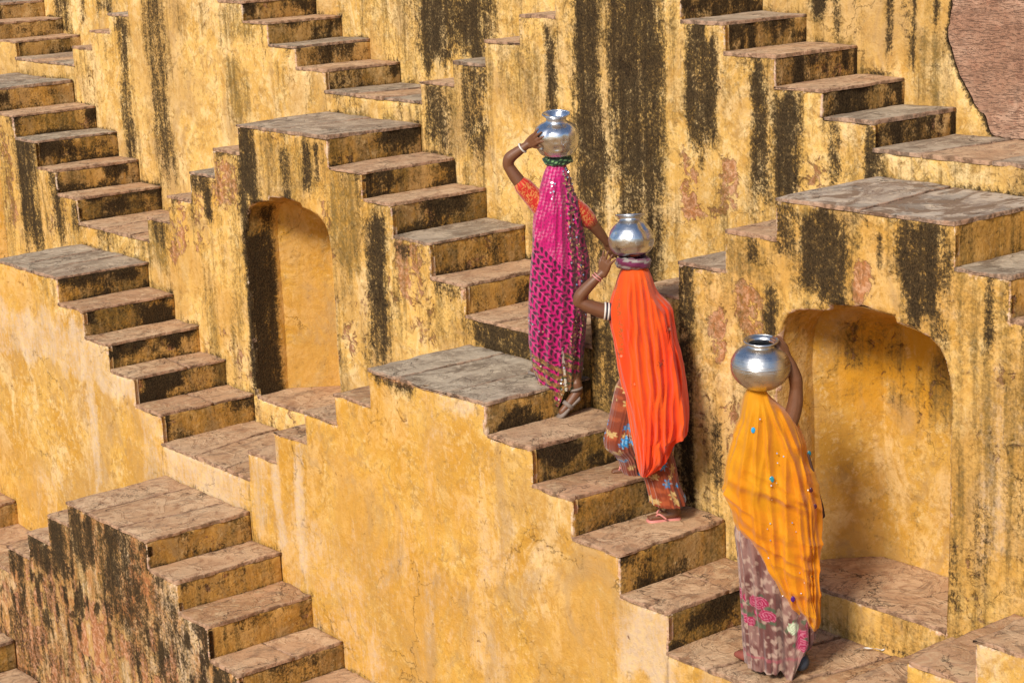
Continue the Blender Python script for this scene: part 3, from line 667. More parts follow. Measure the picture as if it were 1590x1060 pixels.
def pyramid(t, n, label, niche=None):
    random.seed(int(1000 + t * 97 + n * 31))
    niche = t == 1
    y0, y1 = YF[t], YF[t + 1]; zb = ZV.get(t - 1, -3.2) - .03
    if t == -2: zb = -3.3
    xc = n * PER; off = (xc, y0, zb)
    T = thing('double_staircase', label, 'stairs', off, G_STAIR)
    xr = [step_x('R', t, n, j) for j in range(5)]; xl = [step_x('L', t, n, j) for j in range(5)]
    zr = [step_z('R', t, n, j) for j in range(5)]; zl = [step_z('L', t, n, j) for j in range(5)]
    zl[0] = zr[0]
    # plaster front: stepped outline
    e = .005
    # outer seams must meet the neighbouring platforms exactly
    sr = n * PER + LAND / 2 + 4 * RUN; sl = n * PER - LAND / 2 - 4 * RUN
    xr[4] = sr; xl[4] = sl
    zv_l = val_z(t, n - .5); zv_r = val_z(t, n + .5)
    out = [(sl, zb), (sr, zb), (sr, zv_r - SLAB), (sr, zr[4] - SLAB)]
    for j in range(4, 0, -1):
        out += [(xr[j - 1] - e, zr[j] - SLAB), (xr[j - 1] - e, zr[j - 1] - SLAB)]
    out += [(xl[0] + e, zl[0] - SLAB)]
    for j in range(1, 5):
        out += [(xl[j - 1] + e, zl[j] - SLAB), (xl[j] + (e if j < 4 else 0), zl[j] - SLAB)]
    out += [(sl, zv_l - SLAB)]
    def free(mid, li, d):
        if li > 0: return 'arch' if mid[1] > ZV[t - 1] + RR[t - 1] - .02 else 'arch'
        if mid[1] < zb + .01: return None
        if abs(mid[0] - sl) < .002: return 'side' if mid[1] > zv_l - SLAB else None
        if abs(mid[0] - sr) < .002: return 'side' if mid[1] > zv_r - SLAB else None
        return 'top' if abs(d[0]) > abs(d[1]) else 'side'
    holes = []
    if niche:
        fz = ZV[t - 1] + RR[t - 1]
        holes = [[(xc + x, (fz - SLAB) if z < .2 else z - .2 + fz) for x, z in ARCH][::-1]]
    front_sheet('front_wall', T, off, t, out, holes, free, WALLM[t])
    # masonry core
    yc0 = y0 + .042
    C = []
    cols = [(xl[j], xl[j - 1], zl[j] - SLAB - .002) for j in range(1, 5)] + [(xr[j - 1], xr[j], zr[j] - SLAB - .002) for j in range(1, 5)]
    for a, b, zt in cols: C.append((a + .014, yc0, zb, b - .014, y1 - .003, zt))
    if not niche: C.append((xl[0] + .0165, yc0, zb, xr[0] - .0165, y1 - .003, zr[0] - SLAB - .002))
    else:
        C.append((xl[0] + .0165, yc0, zb, xr[0] - .0165, y1 - .003, fz - SLAB - .002))
        C.append((xl[0] + .0165, yc0, fz + 1.53, xr[0] - .0165, y1 - .003, zr[0] - SLAB - .002))
        C.append((xl[0] + .0165, y0 + .60, fz - SLAB, xr[0] - .0165, y1 - .003, fz + 1.53))
    V = []; F_ = []
    for a, b, c, d, e_, f in C:
        s = len(V); V += [(a, b, c), (d, b, c), (d, e_, c), (a, e_, c), (a, b, f), (d, b, f), (d, e_, f), (a, e_, f)]
        F_ += [[s + i for i in q] for q in ((3, 2, 1, 0), (4, 5, 6, 7), (0, 1, 5, 4), (1, 2, 6, 5), (2, 3, 7, 6), (3, 0, 4, 7))]
    me = mesh('masonry_core', V, F_, off); link('masonry_core', me, MCORE, T, False)
    # risers and treads
    amt = {-2: .8, -1: .48, 0: .88, 1: .86, 2: .72}[t]
    if (t, n) == (0, -1): amt = 1.1
    if (t, n) == (1, .5): amt = .55
    for j in range(0, 5):
        k = amt * random.uniform(.75, 1.2); 
        if (t, n) == (0, -1) and j >= 4: k = .55
        if (t, n) == (-1, -.5) and j < 2: k = .5
        lowz = (zr[j + 1] if j < 4 else zv_r) - .012
        st = .95 if (t, n) == (2, 0) else 0
        rbox('riser', T, off, (xr[j] - .040, y0 + .0035, lowz), (xr[j] - .004, y1 - .003, zr[j] - SLAB - .0005), MRIS, res=.028, wear_shade=riser_wear(k, .55 if t < 2 else .25, 1, st), seed=j * 3.1 + n)
        lowz = (zl[j + 1] if j < 4 else zv_l) - .012
        rbox('riser', T, off, (xl[j] + .004, y0 + .0035, lowz), (xl[j] + .040, y1 - .003, zl[j] - SLAB - .0005), WALLM[t], res=.06, wear_shade=riser_wear(amt, .4, -1), seed=j * 2.3 + n)
    for j in range(1, 5):
        m_ = STONES[t][(j + int(n * 2)) % len(STONES[t])]
        if random.random() < .3 and t < 1:
            ys = y0 + (y1 - y0) * random.uniform(.4, .6); dk = random.uniform(-.05, .05)
            xa, xb = xr[j - 1] - .006, xr[j]
            slab('tread', T, off, [(xa, y0), (xb, y0), (xb, ys - .002), (xa, ys - .002 + dk)], zr[j], SLAB, m_, seed=j)
            slab('tread', T, off, [(xa, ys + .002 + dk), (xb, ys + .002), (xb, y1 - .004), (xa, y1 - .004)], zr[j] - .001, SLAB, random.choice(STONES[t]), seed=j + 7)
        else:
            slab('tread', T, off, [(xr[j - 1] - .006, y0), (xr[j], y0), (xr[j], y1 - .004), (xr[j - 1] - .006, y1 - .004)], zr[j], SLAB, m_, seed=j)
        slab('tread', T, off, [(xl[j], y0), (xl[j - 1] + .006, y0), (xl[j - 1] + .006, y1 - .004), (xl[j], y1 - .004)], zl[j], SLAB, random.choice(STONES[t]), seed=j + 20)
    lm = LANDM.get((t, n), MS_TAN)
    for k, poly in enumerate(cut_slabs(xl[0], xr[0], y0 - .006, y1 - .004, 3 if t < 1 else 2, 0)):
        slab('landing_slab', T, off, poly, zr[0] - .002 * (k % 2), SLAB, lm, amp=.006, seed=k + 40)
    if niche: niche_inside(T, off, t, xc, fz)
    return T

def niche_inside(T, off, t, xc, fz):
    y0 = YF[t]
    A = [(x, z - .2) for x, z in ARCH if z > .2]
    A = [(-.549, -.02)] + A + [(.534, -.02)]
    rs = resample(A, .03, False); P = np.array([(p[0], p[1]) for p in rs]); m = len(P)
    depth = [.010, .05, .12, .20, .28, .30, .36, .42, .48, .54, .57]
    V = []
    for d in depth:
        k = max(0, (d - .28) / .29)       # the side walls turn in behind the jamb
        q = P.copy()
        q[:, 0] = P[:, 0] * (1 - .40 * k)
        crown = sstep(1.0, 1.45, P[:, 1]); q[:, 1] = P[:, 1] - crown * (.05 * d / .57 + .10 * k)
        q3 = np.stack([xc + q[:, 0], np.full(m, y0 + d), fz + q[:, 1]], 1)
        nz = (np.stack([fbm(q3, (4, 4, 4), 3, 91 + a) - .5 for a in range(3)], 1)) * .018 * min(1, d * 8)
        q3 = q3 + nz; V.append(q3)
    last = V[-1]; V = np.concatenate(V); F_ = []
    for r in range(len(depth) - 1):
        for i in range(m - 1):
            F_.append((r * m + i, r * m + i + 1, (r + 1) * m + i + 1, (r + 1) * m + i))
    lp = np.stack([last[:, 0], last[:, 2]], 1)
    mn, mx = lp.min(0), lp.max(0)
    gx, gz = np.meshgrid(np.arange(mn[0], mx[0], .04), np.arange(mn[1], mx[1], .04)); gp = np.stack([gx.ravel(), gz.ravel()], 1)
    gp = gp[inside(gp, lp)]; dd = np.sqrt(((gp[:, None] - lp[None]) ** 2).sum(2)).min(1); gp = gp[dd > .02]
    W, Tt, vm, nb = triangulate([lp], gp)
    key = {(round(a[0], 5), round(a[1], 5)): (len(depth) - 1) * m + i for i, a in enumerate(lp)}
    ids = []; VV = V.tolist()
    for p in W:
        k = (round(p[0], 5), round(p[1], 5))
        if k in key: ids.append(key[k])
        else: ids.append(len(VV)); VV.append([p[0], y0 + depth[-1] + .01 * (fbm(np.array([[p[0], 0, p[1]]]), (3, 1, 3), 2, 95)[0] - .5), p[1]])
    for a, b, c in Tt:
        if (W[b][0] - W[a][0]) * (W[c][1] - W[a][1]) - (W[b][1] - W[a][1]) * (W[c][0] - W[a][0]) < 0: b, c = c, b
        F_.append((ids[a], ids[b], ids[c]))
    V = np.array(VV); me = mesh('niche_wall', V, F_, off)
    n = len(V); rel = V - np.array([xc, y0, fz])
    nzb = fbm(V, (3, 3, 2), 4, 96)
    left = sstep(.30, .16, rel[:, 1]) * sstep(-.35, -.5, rel[:, 0])
    if t == 1 and xc < 0:
        D = left * .95 * sstep(.3, .5, nzb + .12) + .25 * sstep(.55, .7, nzb); O = left * .8 + .12
        Pk = .9 * sstep(.18, .06, np.abs(rel[:, 0] + .10)) * sstep(.26, .06, np.abs(rel[:, 2] - .82)) * sstep(.35, .55, nzb)
        Gd = np.full(n, .45)
    else:
        D = left * .25 * sstep(.45, .6, nzb); O = .10 + .5 * left * sstep(1.0, 1.3, rel[:, 2]) * nzb
        up = sstep(.62, .92, rel[:, 2]) * sstep(1.42, 1.25, rel[:, 2]) * sstep(.0, .12, rel[:, 1] - .3)  # upper back wall: stain plus shade under the arch, put into the colour
        Pk = .45 * up * sstep(.38, .55, nzb); Gd = .25 + .75 * up; O = np.maximum(O * .6, .6 * up * sstep(.40, .55, nzb)); D = D
    setcol(me, 'wear_shade', np.stack([D, O, Pk], 1)); setcol(me, 'wear_shade2', np.stack([.18 * nzb, .5 * np.exp(-rel[:, 1] / .02), Gd], 1))
    link('niche_wall', me, MPL, T); me.set_sharp_from_angle(angle=math.radians(28))
    pl = [(-.545, -.004), (.533, -.004), (.538, .28), (.325, .575), (-.33, .575), (-.548, .28)]
    slab('niche_floor', T, off, [(xc + a, y0 + b) for a, b in pl], fz, SLAB, MS_TAN, amp=.003, seed=3)

def platform(t, m, label):
    random.seed(int(5000 + t * 97 + m * 31))
    y0, y1 = YF[t], YF[t + 1]; x0 = m * PER - VAL / 2; x1 = m * PER + VAL / 2
    zb = ZV.get(t - 1, -3.2) - .03 if t > -2 else -3.3; zt = val_z(t, m)
    off = (m * PER, y0, zb)
    T = thing('platform', label, 'platform', off, G_PLAT)
    out = [(x0, zb), (x1, zb), (x1, zt - SLAB), (x0, zt - SLAB)]
    def free(mid, li, d):
        return 'top' if mid[1] > zt - SLAB - .001 else None
    front_sheet('front_wall', T, off, t, out, [], free, WALLM[t])
    V = [(x0 + .002, y0 + .042, zb), (x1 - .002, y0 + .042, zb), (x1 - .002, y1 - .003, zb), (x0 + .002, y1 - .003, zb)]
    V += [(a, b, zt - SLAB - .002) for a, b, c in V]
    me = mesh('masonry_core', V, ((3, 2, 1, 0), (4, 5, 6, 7), (0, 1, 5, 4), (1, 2, 6, 5), (2, 3, 7, 6), (3, 0, 4, 7)), off); link('masonry_core', me, MCORE, T, False)
    mats = [MS_TAN, MS_TAN, MS_PINK] if t < 2 else [MS_GREY, MS_TAN]
    for k, poly in enumerate(cut_slabs(x0 - .012, x1 + .012, y0 - .005, y1 - .004, 3, .12 * random.choice((-1, 1)))):
        slab('paving_slab', T, off, poly, zt - .002 * (k % 2), SLAB, mats[k % len(mats)], amp=.005, seed=k + 60 + m)
    return T

# ------------------------------------------------------------------ place the lattice
me = mesh('ground', [(-70, -60, -3.25), (70, -60, -3.25), (70, 60, -3.25), (-70, 60, -3.25)], [(0, 1, 2, 3)])
setcol(me, 'wear_shade', np.zeros((4, 3))); g_ = link('ground', me, MPR, None, False); g_['kind'] = 'structure'
pyramid(-2, -1, 'mottled flight and landing in the bottom left corner, lowest tier in view')
pyramid(-2, 0, 'mottled flight at the foot of the big plain ochre wall')
pyramid(-1, -1.5, 'flight at the far left edge low down, below the pale-banded ochre wall')
pyramid(-1, -.5, 'double flight with crumbling black and red front wall, three brown landing slabs')
pyramid(-1, .5, 'double flight below the platform with the yellow-veiled person')
pyramid(0, -2, 'double flight furthest left on the middle tier, past the pale-banded wall')
pyramid(0, -1, 'double flight at left with a pale band across its tall ochre wall')
pyramid(0, 0, 'central double flight that the three people climb, above the clean golden wall')
pyramid(0, 1, 'double flight in the bottom right corner with pinkish lime edges')
pyramid(1, -1.5, 'flight at upper left running down to the platform beside the black-streaked arch block')
pyramid(1, -.5, 'double flight over the narrow arched niche with a black-stained left jamb')
pyramid(1, .5, 'double flight over the big arched niche behind the yellow-veiled person')
pyramid(2, -2, 'small flight in the top left corner')
pyramid(2, -1, 'flight at the top descending left of centre, above the smooth pale yellow wall')
pyramid(2, 0, 'double flight rising either side of the black-streaked wall behind the people')
pyramid(2, 1, 'double flight furthest right on the top tier, in front of the scratched pink patch')
for t, m, l in ((-2, -.5, 'platform at the foot of the red-brown mottled wall'), (-1, -1, 'platform at lower left beneath the pale-banded wall'), (-1, 0, 'platform at the foot of the clean golden wall'),
                (0, -1.5, 'platform furthest left on the middle tier, under the black-streaked flight'), (0, -.5, 'brown-slabbed platform in front of the narrow niche'), (0, .5, 'platform on which the yellow-veiled person stands'),
                (1, -1, 'platform at left between the black-streaked flight and the narrow niche block'), (1, 0, 'platform behind the magenta-clad person at the foot of the streaked wall'),
                (2, -1.5, 'platform in the top left corner'), (2, -.5, 'platform at top centre with a chipped pale edge'), (2, .5, 'large platform at right below the scratched pink patch')):
    platform(t, m, l)

# rear wall of the top tier
off = (-2.0, YF[3], 2.2)
T = thing('rear_wall', 'rearmost yellow wall with thin black drips and a scratched pink patch at right', 'wall', off)
px = [(1.909, 3.9), (1.915, 3.6), (1.909, 3.02), (1.903, 2.92), (1.905, 2.818), (1.930, 2.76), (1.958, 2.701), (1.985, 2.62), (2.025, 2.55), (2.06, 2.48), (2.112, 2.419), (2.16, 2.36), (2.218, 2.324), (2.30, 2.315), (2.5, 2.31), (4.6, 2.31), (4.6, 3.9)]
out = [(-9.0, 2.2), (5.4, 2.2), (5.4, 3.95), (-9.0, 3.95)]
front_sheet('front_wall', T, off, 3, out, [px[::-1]], lambda mid, li, d: 'side' if li else None, WALLM[3], spacing=.03)
gx, gz = np.meshgrid(np.arange(1.87, 4.65, .025), np.arange(2.27, 3.92, .025)); V = np.stack([gx.ravel(), np.full(gx.size, YF[3] + .022), gz.ravel()], 1)
V[:, 1] += (fbm(V, (6, 1, 6), 4, 7) - .5) * .022 + (fbm(V, (9, 1, 40), 2, 8) - .5) * .010
nx = gx.shape[1]; ny = gx.shape[0]
link('mortar_patch', mesh('mortar_patch', V, [(j * nx + i, j * nx + i + 1, (j + 1) * nx + i + 1, (j + 1) * nx + i) for j in range(ny - 1) for i in range(nx - 1)], off), MPATCH, T)
V = [(a, b, c) for c in (2.2, 3.93) for a, b in ((-8.9, YF[3] + .06), (5.3, YF[3] + .06), (5.3, YF[3] + 1.2), (-8.9, YF[3] + 1.2))]
link('masonry_core', mesh('masonry_core', V, ((3, 2, 1, 0), (4, 5, 6, 7), (0, 1, 5, 4), (1, 2, 6, 5), (2, 3, 7, 6), (3, 0, 4, 7)), off), MCORE, T, False)

# ------------------------------------------------------------------ people
HX, HY = .6323, .7747            # screen-right direction on the ground; (-HY, HX) points away
def cloth_mat(name, rough=.75, trans=.12, bump=.3, alpha=0.0, sheen=.3):
    m, t, b = mat(name); g = G(t)
    col = g.n('ShaderNodeAttribute', attribute_name='print').outputs['Color']
    pos = g.n('ShaderNodeNewGeometry').outputs['Position']
    weave = g.noise(pos, 260, 2, .5)
    soft = g.noise(pos, 22, 5, .6, .5)
    c2 = g.mix(g.m('MULTIPLY', g.ss(.3, .7, soft), .22), col, g.n('ShaderNodeHueSaturation', ins={'Value': .62, 'Color': col}).outputs[0])
    t.links.new(c2, b.inputs['Base Color']); b.inputs['Roughness'].default_value = rough
    b.inputs['Specular IOR Level'].default_value = .2; b.inputs['Sheen Weight'].default_value = sheen
    h = g.m('ADD', g.m('MULTIPLY', weave, .12), g.m('MULTIPLY', soft, .8))
    bp = g.n('ShaderNodeBump', ins={'Height': h, 'Strength': bump, 'Distance': .01}); t.links.new(bp.outputs[0], b.inputs['Normal'])
    out = [n for n in t.nodes if n.type == 'OUTPUT_MATERIAL'][0]
    tr = g.n('ShaderNodeBsdfTranslucent', ins={'Color': c2})
    mx = g.n('ShaderNodeMixShader', ins={0: trans, 1: b.outputs[0], 2: tr.outputs[0]})
    last = mx.outputs[0]
    if alpha:
        tp = g.n('ShaderNodeBsdfTransparent', ins={'Color': (1, .80, .45, 1)})
        last = g.n('ShaderNodeMixShader', ins={0: alpha, 1: last, 2: tp.outputs[0]}).outputs[0]
    t.links.new(last, out.inputs[0])
    return m
MC_SARI = cloth_mat('printed_sari_cloth', .6, .12, .35)
MC_VEIL = cloth_mat('fine_veil_cloth', .65, .30, .25)
MC_SHEER = cloth_mat('sheer_veil_cloth', .65, .36, .22, .20)
MC_SKIRT = cloth_mat('printed_cotton', .85, .05, .35)

def skin_mat():
    m, t, b = mat('brown_skin'); g = G(t); pos = g.n('ShaderNodeNewGeometry').outputs['Position']
    c = g.mix(g.noise(pos, 30, 4), (.17, .070, .032), (.115, .045, .020))
    t.links.new(c, b.inputs['Base Color']); b.inputs['Roughness'].default_value = .5; b.inputs['Subsurface Weight'].default_value = .0
    bp = g.n('ShaderNodeBump', ins={'Height': g.noise(pos, 220, 3), 'Strength': .2, 'Distance': .003}); t.links.new(bp.outputs[0], b.inputs['Normal'])
    return m
MSKIN = skin_mat()
def metal_mat(name, col, rough, dent, brush):
    m, t, b = mat(name); g = G(t); tc = g.n('ShaderNodeTexCoord').outputs['Object']
    n = g.noise(tc, 14, 4, .6)
    b.inputs['Metallic'].default_value = 1; b.inputs['Base Color'].default_value = (*col, 1)
    r = g.m('ADD', rough, g.m('MULTIPLY', g.m('SUBTRACT', g.noise(tc, 40, 5), .5), .25)); t.links.new(r, b.inputs['Roughness'])
    band = g.noise(g.scl(tc, (.2, .2, 110)), 1.0, 3, .6)
    h = g.m('ADD', g.m('MULTIPLY', n, dent), g.m('MULTIPLY', band, brush))
    bp = g.n('ShaderNodeBump', ins={'Height': h, 'Strength': .5, 'Distance': .02}); t.links.new(bp.outputs[0], b.inputs['Normal'])
    c2 = g.mix(g.ss(.5, .75, g.noise(tc, 9, 5)), (*col,), tuple(x * .62 for x in col)); t.links.new(c2, b.inputs['Base Color'])
    return m
MPOT1 = metal_mat('polished_dented_metal', (.66, .69, .74), .27, .3, .08)
MPOT2 = metal_mat('dull_dented_metal', (.62, .65, .69), .30, .4, .12)
MPOT3 = metal_mat('brushed_steel', (.62, .62, .62), .30, .05, .35)
MBANGLE = flat('white_bangle', (.62, .58, .52), .35)
MBANGLE2 = flat('dark_band', (.02, .02, .03), .5)
MSEQ = flat('mirror_sequin', (.95, .93, .90), .22, 1.0)

class Fig:
    def __init__(s, P0): s.P0 = np.array(P0, float)
    def w(s, p):
        """local (right, away, up) -> world"""
        p = np.asarray(p, float).reshape(-1, 3)
        return np.stack([s.P0[0] + p[:, 0] * HX - p[:, 1] * HY, s.P0[1] + p[:, 0] * HY + p[:, 1] * HX, s.P0[2] + p[:, 2]], 1)

def tube_geo(path, rad, nseg=12, squash=None, cap=True, k=5):
    """tapered tube with rounded ends along a smoothed path; returns verts, faces"""
    P = np.array(path, float); R = np.array(rad, float)
    # subdivide (Catmull-Rom)
    if len(P) > 2:
        Q = []; RQ = []
        E = np.concatenate([[2 * P[0] - P[1]], P, [2 * P[-1] - P[-2]]])
        for i in range(len(P) - 1):
            p0, p1, p2, p3 = E[i], E[i + 1], E[i + 2], E[i + 3]
            for j in range(k):
                t = j / k
                Q.append(.5 * ((2 * p1) + (-p0 + p2) * t + (2 * p0 - 5 * p1 + 4 * p2 - p3) * t * t + (-p0 + 3 * p1 - 3 * p2 + p3) * t ** 3))
                RQ.append(R[i] * (1 - t) + R[i + 1] * t)
        Q.append(P[-1]); RQ.append(R[-1]); P = np.array(Q); R = np.array(RQ)
    if cap:
        d0 = (P[0] - P[1]); d0 /= np.linalg.norm(d0); d1 = P[-1] - P[-2]; d1 /= np.linalg.norm(d1)
        P = np.concatenate([[P[0] + d0 * R[0] * .95, P[0] + d0 * R[0] * .7], P, [P[-1] + d1 * R[-1] * .7, P[-1] + d1 * R[-1] * .95]])
        R = np.concatenate([[R[0] * .15, R[0] * .68], R, [R[-1] * .68, R[-1] * .15]])
    V = []; F_ = []; up = None
    for i in range(len(P)):
        d = P[min(i + 1, len(P) - 1)] - P[max(i - 1, 0)]; d /= np.linalg.norm(d) + 1e-12
        if up is None:
            up = np.cross(d, [0, 0, 1.]); 
            if np.linalg.norm(up) < .1: up = np.cross(d, [1., 0, 0])
        up = up - d * (up @ d); up /= np.linalg.norm(up); v2 = np.cross(d, up)
        for k in range(nseg):
            a = 2 * math.pi * k / nseg
            o = up * math.cos(a) + v2 * math.sin(a)
            if squash is not None: o = o * np.array(squash)
            V.append(P[i] + o * R[i])
    n = len(P)
    for i in range(n - 1):
        for k in range(nseg):
            l = (k + 1) % nseg; F_.append((i * nseg + k, i * nseg + l, (i + 1) * nseg + l, (i + 1) * nseg + k))
    F_.append(tuple(range(nseg))[::-1]); F_.append(tuple((n - 1) * nseg + k for k in range(nseg)))
    return V, F_
def ell_geo(c, r, n=14):
    V = []; F_ = []
    for i in range(n + 1):
        th = math.pi * (i + .02) / (n + .04)
        for k in range(2 * n):
            a = math.pi * k / n
            V.append((c[0] + r[0] * math.sin(th) * math.cos(a), c[1] + r[1] * math.sin(th) * math.sin(a), c[2] + r[2] * math.cos(th)))
    for i in range(n):
        for k in range(2 * n):
            l = (k + 1) % (2 * n); F_.append((i * 2 * n + k, (i + 1) * 2 * n + k, (i + 1) * 2 * n + l, i * 2 * n + l))
    F_.append(tuple(range(2 * n))); F_.append(tuple(n * 2 * n + k for k in range(2 * n))[::-1])
    return V, F_
def join(parts):
    V = []; F_ = []
    for v, f in parts:
        s = len(V); V += [tuple(x) for x in v]; F_ += [tuple(i + s for i in q) for q in f]
    return V, F_

def hand_geo(wrist, palm_end, normal, curl=.5, thumb_side=1, spread=.25, L=.062):
    """palm, four unequal bent fingers and a thumb; normal points out of the palm"""
    wv = np.array(wrist, float); pe = np.array(palm_end, float); d = pe - wv; pl = np.linalg.norm(d); d /= pl
    nrm = np.array(normal, float); nrm -= d * (nrm @ d); nrm /= np.linalg.norm(nrm); side = np.cross(d, nrm) * thumb_side
    parts = []
    for k, o in enumerate((-.024, -.0085, .0085, .024)):
        parts.append(tube_geo([wv + side * o * .6 - d * .012, wv + d * pl * .5 + side * o * .9, pe + side * o], [.013, .0125, .0105], 10))
        fl = L * (.84, .97, 1.0, .86)[k]
        a = np.array([0, curl * .55, curl * 1.5, curl * 2.2]); p = pe + side * o; pts = [p - d * .012, p]
        fd = d + side * (o / .02) * spread * .5; fd /= np.linalg.norm(fd)
        for q in range(3):
            an = a[q + 1] * .6; v = fd * math.cos(an) + nrm * math.sin(an); p = p + v * fl * (.46, .30, .24)[q]; pts.append(p)
        parts.append(tube_geo(pts, [.0085, .0082, .0076, .0068, .0056], 10))
    b = wv + d * pl * .22 + side * .020
    parts.append(tube_geo([wv + d * pl * .1, b, b + side * .022 + d * .020 + nrm * .010, b + side * .030 + d * .044 + nrm * .022], [.013, .012, .0095, .0075], 10))
    return parts

def remesh_body(name, parts, fig, parent, off, voxel=.0042):
    V, F_ = join(parts); V = fig.w(V)
    me = mesh(name + '_raw', V, F_, off)
    o = bpy.data.objects.new(name + '_raw', me); scene.collection.objects.link(o)
    r = o.modifiers.new('r', 'REMESH'); r.mode = 'VOXEL'; r.voxel_size = voxel
    s = o.modifiers.new('s', 'SMOOTH'); s.factor = .5; s.iterations = 4
    dg = bpy.context.evaluated_depsgraph_get()
    me2 = bpy.data.meshes.new_from_object(o.evaluated_get(dg)); me2.name = name
    bpy.data.objects.remove(o); bpy.data.meshes.remove(me)
    return link(name, me2, MSKIN, parent)

def drape(name, fig, parent, off, rows, material, colour, hem=None, folds=.012, fk=7.0, slant=0.0, seed=0, extra=None, cap=True, nth=220, dz=.0055, taper=.15, w0=0.0, diag=0.0, pleat=None):
    """cloth tube lofted through rows (z, left, right, away-centre, half depth); hem(s) gives the lower edge"""
    R_ = sorted(rows, key=lambda r: -r[0]); zt = R_[0][0]; zb = R_[-1][0]
    zz = np.array([r[0] for r in R_][::-1]); cols = [np.array([r[k] for r in R_][::-1]) for k in range(1, 5)]
    nrow = int((zt - zb) / dz) + 1
    th = np.linspace(0, 2 * math.pi, nth, endpoint=False)
    zs = np.linspace(zt, zb, nrow)
    def itp(z, c):
        v = np.interp(z, zz, c); e = .012
        return (v + np.interp(z + e, zz, c) + np.interp(z - e, zz, c)) / 3
    L = itp(zs, cols[0]); Rr = itp(zs, cols[1]); cw = itp(zs, cols[2]); hd = itp(zs, cols[3])
    T, Z = np.meshgrid(th, zs); Li, Ri, CW, HD = [np.repeat(x[:, None], nth, 1) for x in (L, Rr, cw, hd)]
    c = (Li + Ri) / 2; a = (Ri - Li) / 2
    ct = np.sign(np.cos(T)) * np.abs(np.cos(T)) ** .92; st = np.sign(np.sin(T)) * np.abs(np.sin(T)) ** .85
    ph = T + slant * (zt - Z)
    q = np.stack([np.cos(ph) * fk * .32, np.sin(ph) * fk * .32, Z * .9 + seed], -1).reshape(-1, 3)
    f1 = vnoise(q, 1 + seed); f2 = vnoise(q * np.array([2.3, 2.3, 1.6]), 2 + seed)
    ridge = (1 - np.abs(2 * f1 - 1)) * .75 + (1 - np.abs(2 * f2 - 1)) * .35 - .6
    down = sstep(zt, zt - .35, Z).ravel() * (1 - taper) + taper
    disp = ridge * folds * down * 1.6
    if diag:
        qd = np.stack([(Z.ravel() + diag * (np.cos(T) * a).ravel()) * 13, np.sin(T).ravel() * .7, np.full(Z.size, seed * 1.)], 1)
        dn = vnoise(qd, 9 + seed); disp = disp + (1 - np.abs(2 * dn - 1) - .5) * folds * 1.1 * down
    if pleat:
        pn = vnoise(np.stack([np.cos(T).ravel() * 1.5, np.sin(T).ravel() * 1.5, Z.ravel() * 2 + seed], 1), 19)
        disp = disp + (np.abs(np.sin(T.ravel() * pleat[0] * .5 + pn * 5)) - .6) * pleat[1] * (.4 + .6 * down) * (.5 + vnoise(np.stack([np.cos(T).ravel() * 2, np.sin(T).ravel() * 2, Z.ravel()], 1), 23))
    am = np.maximum(a.ravel(), .02); disp = disp * np.clip(am / .09, .25, 1)
    s = (c + a * ct).ravel() + np.cos(T).ravel() * disp * .55; w_ = (CW + HD * st).ravel() + np.sin(T).ravel() * disp * 1.25 + w0
    z = Z.ravel().copy()
    if hem is not None:
        hz = hem(s, w_); tt = (zt - z) / (zt - zb); z = zt + (hz - zt) * tt
        z = np.where(tt < .5, Z.ravel() * (1 - (tt * 2) ** 2) + z * (tt * 2) ** 2, z)
    zr = z - (w_ if False else CW.ravel() + w0) * .25
    if extra: s, w_, zr = extra(s, w_, zr, T.ravel())
    V = fig.w(np.stack([s, w_, zr], 1)).tolist()
    F_ = []
    for i in range(nrow - 1):
        b0 = i * nth
        for k in range(nth):
            l = (k + 1) % nth; F_.append((b0 + k, b0 + nth + k, b0 + nth + l, b0 + l))
    if cap:
        for i, (sc_, dz_) in enumerate(((.9, .006), (.7, .013), (.35, .017), (.05, .018))):
            b0 = len(V)
            for k in range(nth):
                V.append(tuple(fig.w([c[0, 0] + (s[k] - c[0, 0]) * sc_, (CW[0, 0] + w0) + (w_[k] - CW[0, 0] - w0) * sc_, zr[k] + dz_])[0]))
            pb = 0 if i == 0 else b0 - nth
            for k in range(nth):
                l = (k + 1) % nth; F_.append((b0 + k, pb + k, pb + l, b0 + l))
    me = mesh(name, V, F_, off)
    per = np.cumsum(np.concatenate([[0], np.hypot(np.diff(s.reshape(nrow, nth), axis=1).mean(0), np.diff(w_.reshape(nrow, nth), axis=1).mean(0))]))
    U = np.tile(per, nrow)
    col = colour(U, zr, s, w_, T.ravel())
    if cap: col = np.concatenate([col, np.tile(col[:nth], (4, 1))])
    setcol(me, 'print', col)
    o = link(name, me, material, parent)
    return o, (s, w_, zr, T.ravel(), U)

